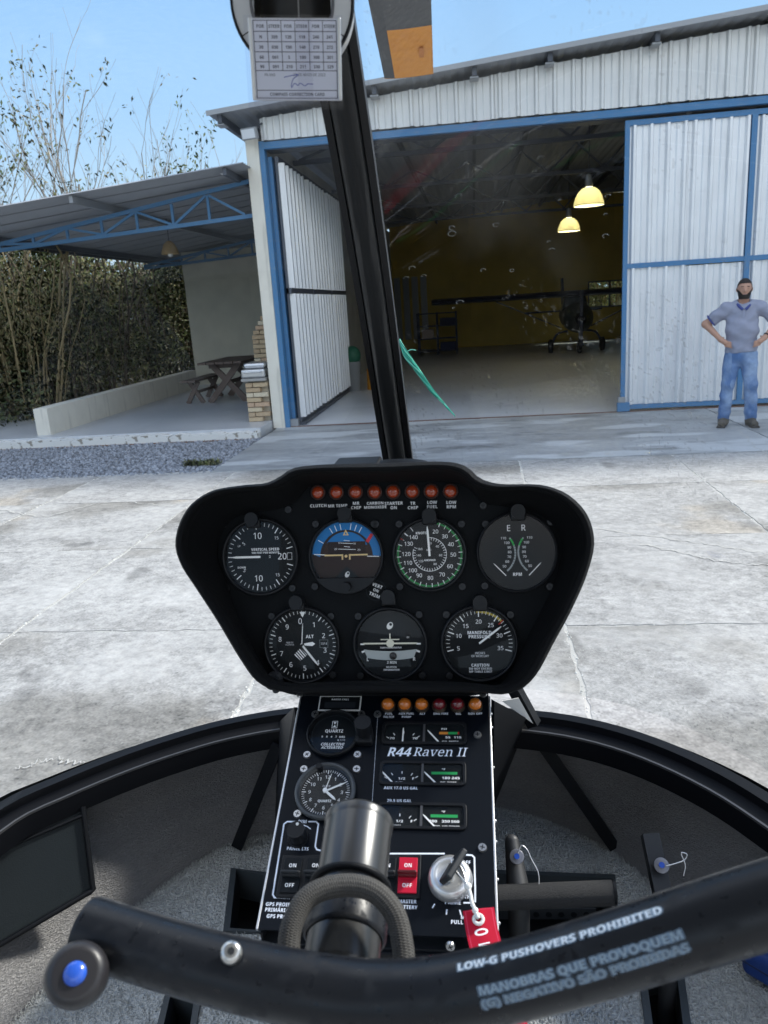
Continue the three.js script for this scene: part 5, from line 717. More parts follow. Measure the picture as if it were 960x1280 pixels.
  gauge(panel, 'manifold_pressure_gauge', PF, 599, 804, 49, (x) => {
    arcs(x, W, 0.90, -4, 46, 16, '#b8a33a'); for (let k = 0; k <= 30; k++) { const a = -104 + k * 6.95; tick(x, W, a, k % 5 ? 0.84 : 0.76, 0.95, k % 5 ? 4 : 8); } [['5', -104], ['10', -70], ['15', -37], ['20', 0], ['25', 34], ['30', 70], ['35', 104]].forEach(([s, a]) => num(x, W, s, a, 0.62, 42)); tick(x, W, 47, 0.78, 0.97, 8, '#c0392b');
    txt(x, 'MANIFOLD', 260, 178, 34, { style: 'bold' }); txt(x, 'PRESSURE', 258, 208, 34, { style: 'bold' }); txt(x, 'INCHES', 260, 330, 22); txt(x, 'OF MERCURY', 260, 352, 22); txt(x, 'CAUTION', 260, 418, 30, { style: 'bold' }); txt(x, 'DO NOT EXCEED', 260, 444, 22, { style: 'bold' }); txt(x, 'MP TABLE LIMIT', 260, 466, 22, { style: 'bold' });
  }, { needles: [[53, 0.80, 0.0, 0.055]], bg: '#121518' });
  for (const [px, py] of [[317, 650], [432, 643], [537, 645], [647, 640], [372, 753], [486, 746], [600, 753]]) { const [u, v] = PF.uv(px, py, 0.005); post(u, v); }
  for (const [px, py] of [[361, 637], [280, 655], [283, 735], [366, 735], [395, 655], [468, 655], [394, 733], [470, 655], [499, 655], [577, 655], [500, 733], [578, 733], [607, 655], [688, 652], [606, 732], [687, 733], [340, 770], [414, 770], [416, 843], [448, 770], [524, 768], [451, 844], [528, 844], [558, 768], [638, 768], [562, 844], [640, 844], [300, 788], [680, 783], [386, 861], [595, 862], [604, 632], [345, 862]]) { const [u, v] = PF.uv(px, py); screw(panel, u, v, 0.0012, mScrew, px * 0.7); }
  // row of amber warning lamps
  const amber = phy(0.36, 0.045, 0.012, 0.12, { clearcoat: 1, clearcoatRoughness: 0.05 }), ringM = std(0.05, 0.02, 0.015, 0.35, { metalness: 0.5 });
  const dome = new THREE.SphereGeometry(0.0066, 24, 14, 0, 6.2832, 0, Math.PI * 0.5).rotateX(Math.PI / 2).scale(1, 1, 0.75);
  for (const [i, px] of [397, 420, 444, 468, 491, 515, 539, 563].entries()) { const [u, v] = PF.uv(px, 615.5 - i * 0.25, 0.004), l = part('warning_lamp', new THREE.TorusGeometry(0.0072, 0.0011, 10, 28), ringM, panel, [u, v, 0.0022]); part('lens', dome, amber, l); }
  // rolled cloth or cover ends lying on top of the hood
  const h = onY(470, 577, 1), tp = at(462, 576, 0.80);
  const sc = thing('hood_clip', 'low black clip lying on top of the panel hood beside the centre post', 'clip', [0, 0, 0]); sc.position.copy(at(470, 580, 0.84)); part('clip_body', new THREE.SphereGeometry(0.03, 24, 12).scale(1.2, 0.16, 0.6), mBlackPaint, sc, [0.022, -0.001, 0]); part('clip_wing', box(0.05, 0.006, 0.04, 0.003), mBlackPaint, sc, [-0.02, 0.002, 0]);
}

// ---------------------------------------------------------------- centre console
const CF = frame(hit(492, 870, PF.P, PF.N), 65); // the console face rises forward at 25 degrees
CF.N.set(0, Math.cos(25 * Math.PI / 180), Math.sin(25 * Math.PI / 180)); CF.V.set(0, Math.sin(25 * Math.PI / 180), -Math.cos(25 * Math.PI / 180));
const consoleUnit = CF.place(thing('centre_console', 'black sloping centre console with small gauges, rocker switches and an ignition lock', 'console'));
const CW = 0.202, CL = 0.240, cu0 = CF.uv(492, 870)[0];
{
  const W = 1200, H = 1440, S = W / CW, cu = (u) => W / 2 + (u - cu0) * S, cv = (v) => -v * S;
  const X = (px, py) => { const [u, v] = CF.uv(px, py); return [cu(u), cv(v)]; };
  const map = canvas(W, H, (x) => {
    x.fillStyle = '#0a0f15'; x.fillRect(0, 0, W, H);
    const T = (s, px, py, size, o = {}) => { const [a, b] = X(px, py); txt(x, s, a, b, size, { style: 'bold', ...o }); };
    const path = (pts, w = 9) => { x.strokeStyle = INK; x.lineWidth = w; x.lineJoin = 'round'; x.lineCap = 'round'; x.beginPath(); pts.forEach((p, i) => { const a = X(...p); i ? x.lineTo(...a) : x.moveTo(...a); }); x.stroke(); };
    [['FUEL', 486, 892], ['FILTER', 486, 896], ['AUX FUEL', 508, 892], ['PUMP', 508, 896], ['ALT', 528, 892], ['ENG FIRE', 551, 892], ['OIL', 573, 892], ['GOV OFF', 594, 892]].forEach(([s, a, b]) => T(s, a, b, 21));
    T('R44', 498, 940, 84, { style: 'italic bold' }); T('Raven II', 549, 940, 80, { style: 'italic', font: 'serif' });
    T('AUX 17.0 US GAL', 501, 985, 25); T('29.5 US GAL', 499, 1001, 25);
    T('DIM', 378, 1027, 26); T('PANEL LTS', 372, 1061, 25); T('NAV LTS', 363, 1122, 25); T('STROBE', 392, 1122, 25); T('MASTER', 509, 1127, 25); T('BATTERY', 509, 1134, 25); T('CLUTCH', 487, 1127, 24);
    T('OFF', 583, 1078, 25); T('R', 588, 1092, 25); T('L', 588, 1108, 25); T('BOTH', 580, 1121, 25); T('PRIME', 566, 1128, 27);
    T('GPS PROIBIDO COMO', 332, 1130, 26, { align: 'left' }); T('PRIMÁRIA NAVEGAÇÃO', 331, 1137, 26, { align: 'left' }); T('GPS PROHIBITED', 333, 1145, 26, { align: 'left' });
    T('MIXTURE', 590, 1147, 26); T('PULL OFF', 578, 1153, 26);
    path([[352, 1122], [343, 1122], [341, 1118], [355, 1030], [359, 1027], [370, 1027]]); path([[386, 1027], [395, 1027], [398, 1030], [394, 1058], [396, 1062], [405, 1064], [420, 1065]]); path([[488, 1067], [555, 1067]]); path([[576, 1068], [590, 1069], [593, 1072], [594, 1110], [594, 1127]]); path([[580, 1128.5], [588, 1128.5]], 8); path([[378, 1031], [384, 1033], [388, 1036]], 6);
    path([[472, 897], [459, 1100]], 2);
    x.strokeStyle = INK; x.lineWidth = 7; for (const a of [-0.6, -0.2, 0.2, 0.6]) { const [c, d] = X(563, 1097); x.beginPath(); x.moveTo(c + Math.sin(a + 0.1) * 165, d + Math.cos(a) * 165); x.lineTo(c + Math.sin(a + 0.1) * 185, d + Math.cos(a) * 185); x.stroke(); }
  });
  const g = box(CW, CL, 0.0025); const uv = g.attributes.uv, p = g.attributes.position; for (let i = 0; i < p.count; i++) uv.setXY(i, (p.getX(i) + CW / 2) / CW, 1 - (CL / 2 - p.getY(i)) * S / H);
  const fm = printMat(map, 0.42); fm.color.setRGB(0.9, 0.95, 1.05); part('face_plate', g, fm, consoleUnit, [cu0, -CL / 2, -0.00125]);
  for (const s of [-1, 1]) { part('edge_strip', box(0.0022, CL, 0.0035, 0.0008), mAlu, consoleUnit, [cu0 + s * (CW / 2 + 0.0008), -CL / 2, -0.0015]); }
  // body below the face: sides follow the floor
  const side = (s) => { const a = CF.P.clone().add(V3(s * (CW / 2 - 0.002), -0.004, -0.02)), b = CF.P.clone().addScaledVector(CF.V, -CL).add(V3(s * (CW / 2 - 0.002), -0.004, 0)); const x = a.x; return [a, b, V3(x, FY, b.z + 0.0), V3(x, FY, -1.30), V3(x, SY, -1.28)]; };
  const inv = (g) => g.applyMatrix4(consoleUnit.matrix.clone().invert()); consoleUnit.updateMatrix();
  for (const s of [-1, 1]) part('console_side', inv(poly(side(s).map((p) => p.clone()), 0.002)), mBlackPaint, consoleUnit);
  const b = CF.P.clone().addScaledVector(CF.V, -CL);
  const front = part('console_front', inv(boxAt([-CW / 2 + 0.004, FY, b.z - 0.012], [CW / 2 - 0.004, b.y - 0.012, b.z + 0.002])), std(0.012, 0.014, 0.017, 0.4), consoleUnit);
  part('drawer_line', inv(boxAt([-CW / 2 + 0.012, b.y - 0.085, b.z + 0.002], [CW / 2 - 0.02, b.y - 0.083, b.z + 0.0032])), mAlu, front);
  part('front_lip', inv(boxAt([-CW / 2, b.y - 0.022, b.z - 0.004], [CW / 2, b.y - 0.014, b.z + 0.006], 0.002)), mBlackPaint, consoleUnit);
  { const [u, v] = CF.uv(563, 1183); const s = screw(consoleUnit, u, -CL - 0.004, 0, mScrewBright); s.position.copy(hit(563, 1183, V3(0, 0, b.z + 0.003), V3(0, 0, 1)).applyMatrix4(consoleUnit.matrix.clone().invert())); s.rotation.x = 65 * Math.PI / 180; }
  for (const [px, py] of [[375, 868], [384, 944], [447, 944], [380, 962], [446, 962], [372, 1018], [394, 893], [452, 893], [597, 919], [603, 1060], [604, 868], [472, 893]]) { const [u, v] = CF.uv(px, py); screw(consoleUnit, u, v, 0.0008, mScrewBright, px); }
  // fasteners down the right edge
  for (const py of [888, 905, 955, 1022, 1048, 1095, 1150]) { const [u, v] = CF.uv(612, py); part('rivet', new THREE.SphereGeometry(0.0016, 10, 8), mScrewBright, consoleUnit, [cu0 + CW / 2 + 0.0022, v, -0.006]); }
  // call-sign plate
  { const c = CF.uv(425, 880), a = CF.uv(399, 879), pl = part('callsign_plate', box(0.046, 0.019, 0.0012, 0.0005), mWhite, consoleUnit, [c[0], c[1], 0.0008]); part('plate_insert', new THREE.PlaneGeometry(0.0430, 0.0162), printMat(canvas(512, 240, (x) => { x.fillStyle = '#14171a'; x.fillRect(0, 0, 512, 240); x.fillStyle = '#2a2e33'; x.fillRect(60, 100, 400, 110); txt(x, 'RADIO CALL', 256, 50, 40, { style: 'bold' }); }), 0.3), pl, [0, 0, 0.0008]); }
  // hour meter, clock
  gauge(consoleUnit, 'hour_meter', CF, 417, 918, 33, (x) => { x.strokeStyle = INK; x.lineWidth = 6; x.strokeRect(226, 90, 54, 84); x.fillStyle = INK; x.beginPath(); x.moveTo(236, 100); x.lineTo(270, 100); x.lineTo(253, 132); x.lineTo(270, 164); x.lineTo(236, 164); x.lineTo(253, 132); x.fill(); txt(x, 'QUARTZ', 256, 212, 52, { style: 'bold' }); for (let i = 0; i < 4; i++) txt(x, String([0, 8, 4, 7][i]), 136 + i * 50, 282, 30, { style: 'bold' }); txt(x, 'HRS', 350, 284, 34, { style: 'bold' }); txt(x, '& 1/10', 346, 322, 28); txt(x, 'COLLECTIVE', 256, 372, 44, { style: 'bold italic' }); txt(x, 'ACTIVATED', 256, 412, 44, { style: 'bold italic' }); x.strokeStyle = '#30363c'; x.lineWidth = 6; x.beginPath(); x.arc(256, 256, 236, 0, 7); x.stroke(); }, { bg: '#14181c' });
  const ck = gauge(consoleUnit, 'clock', CF, 407, 990, 38, (x) => { for (let k = 0; k < 60; k++) tick(x, 512, k * 6, k % 5 ? 0.84 : 0.78, 0.95, k % 5 ? 5 : 9); for (let k = 1; k <= 12; k++) num(x, 512, String(k), k * 30, 0.64, 50); txt(x, 'CLOCK', 256, 190, 27); txt(x, 'QUARTZ', 256, 350, 36, { style: 'bold' }); }, { dial: 0.84, needles: [[64, 0.80, 0.05, 0.06], [130, 0.58, 0.05, 0.09], [14, 0.72, 0.12, 0.025]], hub: 0.09, bezel: std(0.06, 0.065, 0.07, 0.35), bg: '#1d2124' });
  part('set_knob', new THREE.CylinderGeometry(0.003, 0.0034, 0.008, 14).rotateX(Math.PI / 2), mBezel, ck.g, [-ck.b * 0.33, ck.b * 0.92, 0.004]);
  { const [u, v] = CF.uv(457, 921); const h = part('lamp_hood', merge([new THREE.CylinderGeometry(0.0085, 0.0085, 0.026, 22).rotateX(Math.PI / 2).translate(0, 0, 0.013), box(0.018, 0.012, 0.01, 0.003).translate(0, -0.006, 0.005)]), mBezel, consoleUnit, [u, v, 0.0]); }
  // annunciators
  const amb = phy(0.62, 0.17, 0.02, 0.15, { clearcoat: 1, clearcoatRoughness: 0.05 }), red = phy(0.14, 0.006, 0.012, 0.15, { clearcoat: 1, clearcoatRoughness: 0.05 }), ringM = std(0.18, 0.14, 0.1, 0.3, { metalness: 0.8 });
  const dome = new THREE.SphereGeometry(0.0068, 24, 14, 0, 6.2832, 0, Math.PI * 0.5).rotateX(Math.PI / 2).scale(1, 1, 1.15);
  for (const [px, m] of [[485, amb], [506, amb], [527, amb], [549, red], [572, red], [594, amb]]) { const [u, v] = CF.uv(px, 881, 0.003), l = part('warning_lamp', new THREE.CylinderGeometry(0.0076, 0.008, 0.004, 28).rotateX(Math.PI / 2), ringM, consoleUnit, [u, v, 0.002]); part('lens', dome, m, l, [0, 0, 0.0015]); }
  // three double gauge windows
  const twin = (name, x0, x1, y0, y1, left, right) => {
    const a = CF.uv(x0, (y0 + y1) / 2), b = CF.uv(x1, (y0 + y1) / 2), t = CF.uv((x0 + x1) / 2, y0), d = CF.uv((x0 + x1) / 2, y1), w = b[0] - a[0], h = t[1] - d[1], c = [(a[0] + b[0]) / 2, (t[1] + d[1]) / 2];
    const rr = (W, H, r) => { const s = new THREE.Shape(); s.moveTo(-W / 2 + r, -H / 2); s.lineTo(W / 2 - r, -H / 2); s.quadraticCurveTo(W / 2, -H / 2, W / 2, -H / 2 + r); s.lineTo(W / 2, H / 2 - r); s.quadraticCurveTo(W / 2, H / 2, W / 2 - r, H / 2); s.lineTo(-W / 2 + r, H / 2); s.quadraticCurveTo(-W / 2, H / 2, -W / 2, H / 2 - r); s.lineTo(-W / 2, -H / 2 + r); s.quadraticCurveTo(-W / 2, -H / 2, -W / 2 + r, -H / 2); return s; };
    const so = rr(w, h, 0.005), hole = new THREE.Path(rr(w - 0.004, h - 0.004, 0.004).getPoints(8)); so.holes.push(hole);
    const f = part(name, new THREE.ExtrudeGeometry(so, { depth: 0.0014, bevelEnabled: true, bevelSize: 0.0005, bevelThickness: 0.0005, bevelSegments: 2 }), mBezel, consoleUnit, [c[0], c[1], 0.0006]);
    part('dial', new THREE.PlaneGeometry(w - 0.003, h - 0.003), printMat(canvas(1024, 400, (x) => { x.fillStyle = '#15191c'; x.fillRect(0, 0, 1024, 400); left(x); x.save(); x.translate(512, 0); right(x); x.restore(); }), 0.5), f, [0, 0, -0.0002]);
    part('divider', box(0.0022, h - 0.004, 0.0012), std(0.07, 0.07, 0.075, 0.3), f, [0, 0, 0.0008]);
    part('cover_glass', new THREE.PlaneGeometry(w - 0.003, h - 0.003), coverGlass, f, [0, 0, 0.0012]); return { f, w, h };
  };
  const fan = (x, labs) => { for (const [i, a] of [-50, -28, 0, 28, 45].entries()) { x.strokeStyle = INK; x.lineWidth = 10; x.beginPath(); const c = 256, d = 470; x.moveTo(c + Math.sin(a * Math.PI / 180) * 240, d - Math.cos(a * Math.PI / 180) * 240 * 1.1); x.lineTo(c + Math.sin(a * Math.PI / 180) * 285, d - Math.cos(a * Math.PI / 180) * 285 * 1.1); x.stroke(); } labs.forEach(([s, a, b, z]) => txt(x, s, a, b, z, { style: 'bold' })); };
  const bar = (x, segs, labs) => { segs.forEach(([a, b, c]) => { x.fillStyle = c; x.fillRect(a, 160, b - a, 52); }); labs.forEach(([s, a, b, z]) => txt(x, s, a, b, z, { style: 'bold' })); };
  const t1 = twin('ammeter_oil_pressure_gauge', 478, 583, 904, 931, (x) => fan(x, [['70', 110, 300, 60], ['70', 400, 300, 60], ['AMMETER', 256, 385, 44]]), (x) => bar(x, [[190, 300, '#d98a3a'], [300, 420, '#2e9e58'], [420, 440, '#c0392b']], [['PSI', 250, 100, 50], ['55', 300, 275, 60], ['115', 420, 275, 60], ['OIL PRESS', 330, 360, 44]]));
  const t2 = twin('fuel_oil_temperature_gauge', 475, 582, 953, 982, (x) => fan(x, [['1/2', 256, 300, 60], ['F', 400, 300, 60], ['FUEL', 230, 375, 46]]), (x) => bar(x, [[110, 430, '#2e9e58']], [['°F', 260, 110, 50], ['180', 290, 280, 64], ['245', 410, 280, 64], ['OIL TEMP', 320, 365, 44]]));
  const t3 = twin('fuel_cylinder_temperature_gauge', 471, 583, 1005, 1037, (x) => fan(x, [['1/2', 256, 290, 60], ['F', 400, 290, 60], ['FUEL', 230, 370, 46]]), (x) => bar(x, [[110, 430, '#2e9e58']], [['°F', 260, 110, 50], ['200', 140, 280, 60], ['350', 290, 280, 60], ['500', 400, 280, 60], ['CYL HD TEMP', 300, 370, 48]]));
  const nd = (t, cx, ang, L) => { const n = part('needle', needle(t.h * L, 0, 0.0014, 0.4), needleMat, t.f, [t.w * cx, -t.h * 0.46, 0.0003]); n.rotation.z = -ang * Math.PI / 180; };
  nd(t1, -0.25, 0, 0.7); nd(t1, 0.19, -40, 0.78); nd(t2, -0.33, -44, 0.72); nd(t2, 0.17, -44, 0.72); nd(t3, -0.36, -44, 0.72); nd(t3, 0.17, -44, 0.72);
  // dimmer knob
  { const [u, v] = CF.uv(373, 1047), k = part('dimmer_knob', new THREE.CylinderGeometry(0.0082, 0.0088, 0.015, 26).rotateX(Math.PI / 2), mBezel, consoleUnit, [u, v, 0.008]); part('pointer_dot', new THREE.CylinderGeometry(0.0014, 0.0014, 0.001, 12).rotateX(Math.PI / 2), mWhite, k, [0.001, 0.005, 0.0078]); part('knob_skirt', new THREE.CylinderGeometry(0.0096, 0.0102, 0.003, 26).rotateX(Math.PI / 2), mBezel, k, [0, 0, -0.0065]); }
  // rocker switches
  const rocker = (px, m, bg) => {
    const [u, v] = CF.uv(px, 1096), f = part('rocker_switch', box(0.0225, 0.038, 0.003, 0.001), mBezel, consoleUnit, [u, v, 0.001]);
    const map2 = canvas(256, 480, (x) => { x.fillStyle = bg; x.fillRect(0, 0, 256, 480); txt(x, 'ON', 128, 110, 74, { style: 'bold' }); txt(x, 'OFF', 128, 380, 74, { style: 'bold' }); });
    const pl = part('rocker_plate', box(0.0165, 0.031, 0.002, 0.0006), printMat(map2, 0.4), f, [0, 0, 0.0020]); const q = pl.geometry.attributes.position, w = pl.geometry.attributes.uv; for (let i = 0; i < q.count; i++) w.setXY(i, q.getX(i) / 0.0165 + 0.5, q.getY(i) / 0.031 + 0.5);
    part('lever', merge([box(0.0165, 0.0052, 0.005, 0.0012), box(0.0165, 0.0022, 0.009, 0.0010).translate(0, -0.0008, 0.003)]), m, f, [0, 0, 0.0052]);
  };
  rocker(365, mFace, '#14181c'); rocker(394, mFace, '#14181c'); rocker(423, mFace, '#14181c'); rocker(452, mFace, '#14181c'); rocker(483, mFace, '#14181c'); rocker(510, std(0.10, 0.008, 0.012, 0.4), '#c4203a');
  // ignition lock
  { const [u, v] = CF.uv(563, 1100), s = part('ignition_lock', new THREE.LatheGeometry([[0.0, 0.010], [0.0105, 0.010], [0.0115, 0.0115], [0.0155, 0.0115], [0.0185, 0.008], [0.0195, 0.002], [0.0195, 0]].map((a) => new THREE.Vector2(...a)), 48).rotateX(Math.PI / 2), mAlu, consoleUnit, [u, v, 0]); part('key_slot', box(0.003, 0.010, 0.001), mFace, s, [0, 0, 0.0104]); }
}
{ // key with ring and red tag
  const base = hit(563, 1093, CF.P.clone().addScaledVector(CF.N, 0.014), CF.N), t = thing('ignition_key', 'black-headed key standing in the ignition lock with a steel ring', 'key', base.toArray());
  const kb = part('key_head', box(0.006, 0.030, 0.020, 0.002), mFace, t, [0.003, 0.010, 0.002]); kb.rotation.set(-1.0, 0.4, -0.55); part('key_blade', rod(V3(0, -0.006, 0), V3(0, 0.004, 0.0), 0.003), mSteel, t);
  const ringP = [[566, 1082], [572, 1092], [582, 1104], [586, 1112], [583, 1104], [578, 1088], [570, 1077], [565, 1074]].map(([x, y]) => hit(x, y, CF.P.clone().addScaledVector(CF.N, 0.026), CF.N).sub(base)); part('split_ring', new THREE.TubeGeometry(new THREE.CatmullRomCurve3(ringP, true), 60, 0.0011, 8, true), mSteel, t);
  const tp = hit(599, 1157, CF.P.clone().addScaledVector(CF.N, 0.030), CF.N), tagT = thing('key_tag', 'red woven tag with white print hanging from the ignition key', 'tag', tp.toArray());
  const ch = [[585, 1108], [588, 1118], [590, 1128], [594, 1138], [598, 1148]].map(([x, y]) => hit(x, y, CF.P.clone().addScaledVector(CF.N, 0.029), CF.N).sub(tp)); part('cord', tube(ch, 0.0016, 24, 8), mWhite, tagT); part('cord_knot', new THREE.SphereGeometry(0.0032, 12, 10), mWhite, tagT, ch[0].toArray()); part('cord_knot', new THREE.SphereGeometry(0.0026, 12, 10), mWhite, tagT, ch[3].toArray());
  const pts = [[598, 1136], [602, 1160], [607, 1182], [612, 1205], [622, 1235], [632, 1265], [640, 1290]].map(([x, y], i) => hit(x, y, CF.P.clone().addScaledVector(CF.N, 0.026 - i * 0.001), CF.N).sub(tp)), cv = new THREE.CatmullRomCurve3(pts), wdt = 0.0128;
  const rg = grid(6, 48, (u, v) => { const p = cv.getPointAt(v), d = cv.getTangentAt(v), s = V3().crossVectors(d, CF.N).normalize(); return p.clone().addScaledVector(s, (u - 0.5) * 2 * wdt).addScaledVector(CF.N, 0.0006 * Math.cos((u - 0.5) * 6)); }); for (let i = 0; i < rg.attributes.uv.count; i++) rg.attributes.uv.setXY(i, rg.attributes.uv.getX(i), 1 - rg.attributes.uv.getY(i));
  const rb = part('ribbon', rg, printMat(canvas(160, 1024, (x) => { x.fillStyle = '#c01a35'; x.fillRect(0, 0, 160, 1024); x.strokeStyle = '#d4405a'; x.lineWidth = 5; x.strokeRect(12, 8, 136, 1008); txt(x, 'O', 84, 205, 92, { style: 'bold', rot: 1.57 }); txt(x, 'M', 84, 330, 80, { style: 'bold', rot: 1.57 }); txt(x, 'E', 84, 430, 80, { style: 'bold', rot: 1.57 }); txt(x, 'R', 84, 520, 80, { style: 'bold', rot: 1.57 }); txt(x, 'V', 84, 900, 110, { style: 'bold', rot: 1.57 }); }), 0.7), tagT);
  part('grommet', new THREE.TorusGeometry(0.0036, 0.0015, 10, 24).applyQuaternion(new THREE.Quaternion().setFromUnitVectors(V3(0, 0, 1), CF.N)), mWhite, tagT, hit(598, 1149, CF.P.clone().addScaledVector(CF.N, 0.0275), CF.N).sub(tp).toArray());
}
{ // black gussets and bright plate between console, hood and sill
  for (const [s, a, b, c] of [[1, [618, 876], [661, 899], [616, 1012]], [-1, [372, 884], [352, 902], [345, 1046]]]) { const A = at(...a, 0.86), B = onY(...b, SY - 0.01), Cc = onY(...c, FY), D = V3(s * 0.09, FY, -0.75); part('console_gusset', poly([A, B, Cc, D], 0.004), mBlackPaint, cabin); }
  part('bright_plate', poly([[627, 876], [666, 904], [648, 872]].map(([x, y]) => at(x, y, 1.36)), 0.003), std(0.62, 0.60, 0.55, 0.5), cabin, null, 'pale metal bracket beside the console under the hood');
  part('plate_strut', beam(at(644, 862, 1.38), at(668, 906, 1.38), 0.02, 0.02), mBlackPaint, cabin);
}

// ---------------------------------------------------------------- cyclic stick
{
  const c0 = at(430, 1243, 0.37), t = thing('cyclic_stick', 'black cyclic control: a crossbar on a stubby forward post with a coiled braided hose', 'control stick');
  const barPts = [[112, 1163, 0.400], [200, 1191, 0.390], [290, 1216, 0.380], [370, 1234, 0.372], [450, 1246, 0.366], [530, 1246, 0.358], [610, 1233, 0.350], [700, 1210, 0.341], [800, 1180, 0.332], [900, 1148, 0.324], [985, 1122, 0.318]].map((a) => at(...a));
  const curve = new THREE.CatmullRomCurve3(barPts, false, 'centripetal'), R = 0.0163;
  part('crossbar', new THREE.TubeGeometry(curve, 120, R, 28), mTube, t);
  const e0 = curve.getTangentAt(0).negate(); part('bar_end', new THREE.CylinderGeometry(R * 0.98, R, 0.002, 28).applyQuaternion(new THREE.Quaternion().setFromUnitVectors(V3(0, 1, 0), e0)), mTube, t, barPts[0].clone().addScaledVector(e0, 0.0008).toArray());
  // mount with the blue release button
  const kp = at(97, 1219, 0.372), kd = EYE.clone().sub(kp).normalize().add(V3(-0.12, 0.10, 0)).normalize(), q = new THREE.Quaternion().setFromUnitVectors(V3(0, 1, 0), kd);
  const knob = part('grip_mount', new THREE.LatheGeometry([[0, 0.010], [0.0095, 0.010], [0.0125, 0.009], [0.0145, 0.005], [0.0145, -0.004], [0.012, -0.008], [0.0, -0.008]].map((a) => new THREE.Vector2(...a)), 27).applyQuaternion(q), std(0.022, 0.021, 0.024, 0.4), t, kp.toArray());
  part('release_button', new THREE.SphereGeometry(0.0054, 20, 14, 0, 6.3, 0, 1.6).scale(1, 0.6, 1).applyQuaternion(q), mBlueCap, knob, kd.clone().multiplyScalar(0.0098).toArray());
  part('vent_hole', new THREE.CylinderGeometry(0.002, 0.002, 0.0008, 14).applyQuaternion(q), mSatin, knob, kd.clone().multiplyScalar(0.0101).add(camDown.clone().multiplyScalar(0.0092)).toArray());
  const scr = (x, y, d, r) => { const p = at(x, y, d), n = EYE.clone().sub(p).normalize().add(V3(0, 0.3, 0)).normalize(), qq = new THREE.Quaternion().setFromUnitVectors(V3(0, 1, 0), n); const s = part('bar_screw', new THREE.LatheGeometry([[0, 0.0022], [r * 0.55, 0.0022], [r * 0.9, 0.0012], [r, -0.001], [r, -0.004]].map((a) => new THREE.Vector2(...a)), 26).applyQuaternion(qq), mSteel, t, p.toArray()); part('screw_socket', new THREE.CylinderGeometry(r * 0.35, r * 0.35, 0.001, 6).applyQuaternion(qq), mFace, s, n.clone().multiplyScalar(0.0022).toArray()); };
  scr(289, 1190, 0.366, 0.0052); scr(129, 1190, 0.383, 0.0055);
  part('mount_pin', rod(at(132, 1196, 0.39), at(104, 1214, 0.378), 0.0058), mSteel, t);
  // printed warnings wrapped on the bar
  const label = (x0, x1, th, hgt, lines, rough) => {
    let ua = 0, ub = 1; const proj = (u) => { const p = curve.getPointAt(u).sub(EYE), z = p.dot(camFwd); return 480 + FPX * p.dot(camX) / z; }; for (let i = 0; i <= 400; i++) { const X = proj(i / 400); if (X < x0) ua = i / 400; if (X < x1) ub = i / 400; }
    const g = grid(40, 8, (u, v) => { const w = lerp(ua, ub, u), p = curve.getPointAt(w), d = curve.getTangentAt(w), f = EYE.clone().sub(p); f.addScaledVector(d, -f.dot(d)).normalize(); const upd = V3().crossVectors(f, d).normalize(); if (upd.y < 0) upd.negate(); const a = th + (v - 0.5) * hgt; return p.clone().addScaledVector(f, Math.cos(a) * (R + 0.0003)).addScaledVector(upd, Math.sin(a) * (R + 0.0003)); });
    const tx = canvas(1400, 60 * lines.length + 20, (x, W, H) => { x.clearRect(0, 0, W, H); lines.forEach(([s, al], i) => { x.strokeStyle = 'rgba(150,175,200,0.35)'; x.lineWidth = 14; x.lineJoin = 'round'; x.font = 'bold 52px sans-serif'; x.textBaseline = 'middle'; const w = x.measureText(s).width, k = (W - 40) / w; x.save(); x.translate(20 + (W - 40 - w * k) * 0.5, 40 + i * 60); x.scale(k, 1); x.strokeText(s, 0, 0); x.fillStyle = al; x.fillText(s, 0, 0); x.restore(); }); });
    const m = new THREE.MeshStandardMaterial({ map: tx, transparent: true, roughness: 0.4, side: THREE.DoubleSide }); part('warning_print', g, m, t);
  };
  label(586, 850, 0.60, 0.42, [['LOW-G PUSHOVERS PROHIBITED', '#cfdbe8']]);
  label(608, 862, -0.22, 0.72, [['MANOBRAS QUE PROVOQUEM', '#8fa0ad'], ['(G) NEGATIVO SÃO PROIBIDAS', '#7d8c98']]);
  // stubby post pointing forward, with collar and ring
  const A = at(425, 1215, 0.43), B = at(449, 1026, 0.515), dir = B.clone().sub(A).normalize(), qp = new THREE.Quaternion().setFromUnitVectors(V3(0, 1, 0), dir), L = B.distanceTo(A);
  part('post', new THREE.LatheGeometry([[0.0, 0], [0.0215, 0], [0.0222, L - 0.008], [0.0228, L - 0.007], [0.0232, L - 0.002], [0.0222, L], [0.0, L]].map((a) => new THREE.Vector2(...a)), 48).applyQuaternion(qp), phy(0.055, 0.056, 0.057, 0.30, { metalness: 0.55, clearcoat: 0.3, clearcoatRoughness: 0.25 }), t, A.toArray());
  part('post_collar', new THREE.LatheGeometry([[0.0225, 0], [0.0245, 0.002], [0.0245, 0.022], [0.0225, 0.025]].map((a) => new THREE.Vector2(...a)), 40).applyQuaternion(qp), mTube, t, A.clone().addScaledVector(dir, 0.018).toArray());
  part('post_band', new THREE.TorusGeometry(0.0235, 0.0022, 10, 40).rotateX(Math.PI / 2).applyQuaternion(qp), mBlackPaint, t, A.clone().addScaledVector(dir, 0.05).toArray());
  part('lower_post', rod(at(428, 1262, 0.38), V3(0.02, FY, -0.24), 0.020), mTube, t);
  // braided hose looping over the post
  const hp = [[372, 1262, 0.405], [362, 1205, 0.412], [364, 1160, 0.42], [385, 1122, 0.428], [425, 1107, 0.432], [465, 1113, 0.43], [492, 1140, 0.424], [503, 1180, 0.416], [506, 1225, 0.408], [508, 1280, 0.402]].map((a) => at(...a));
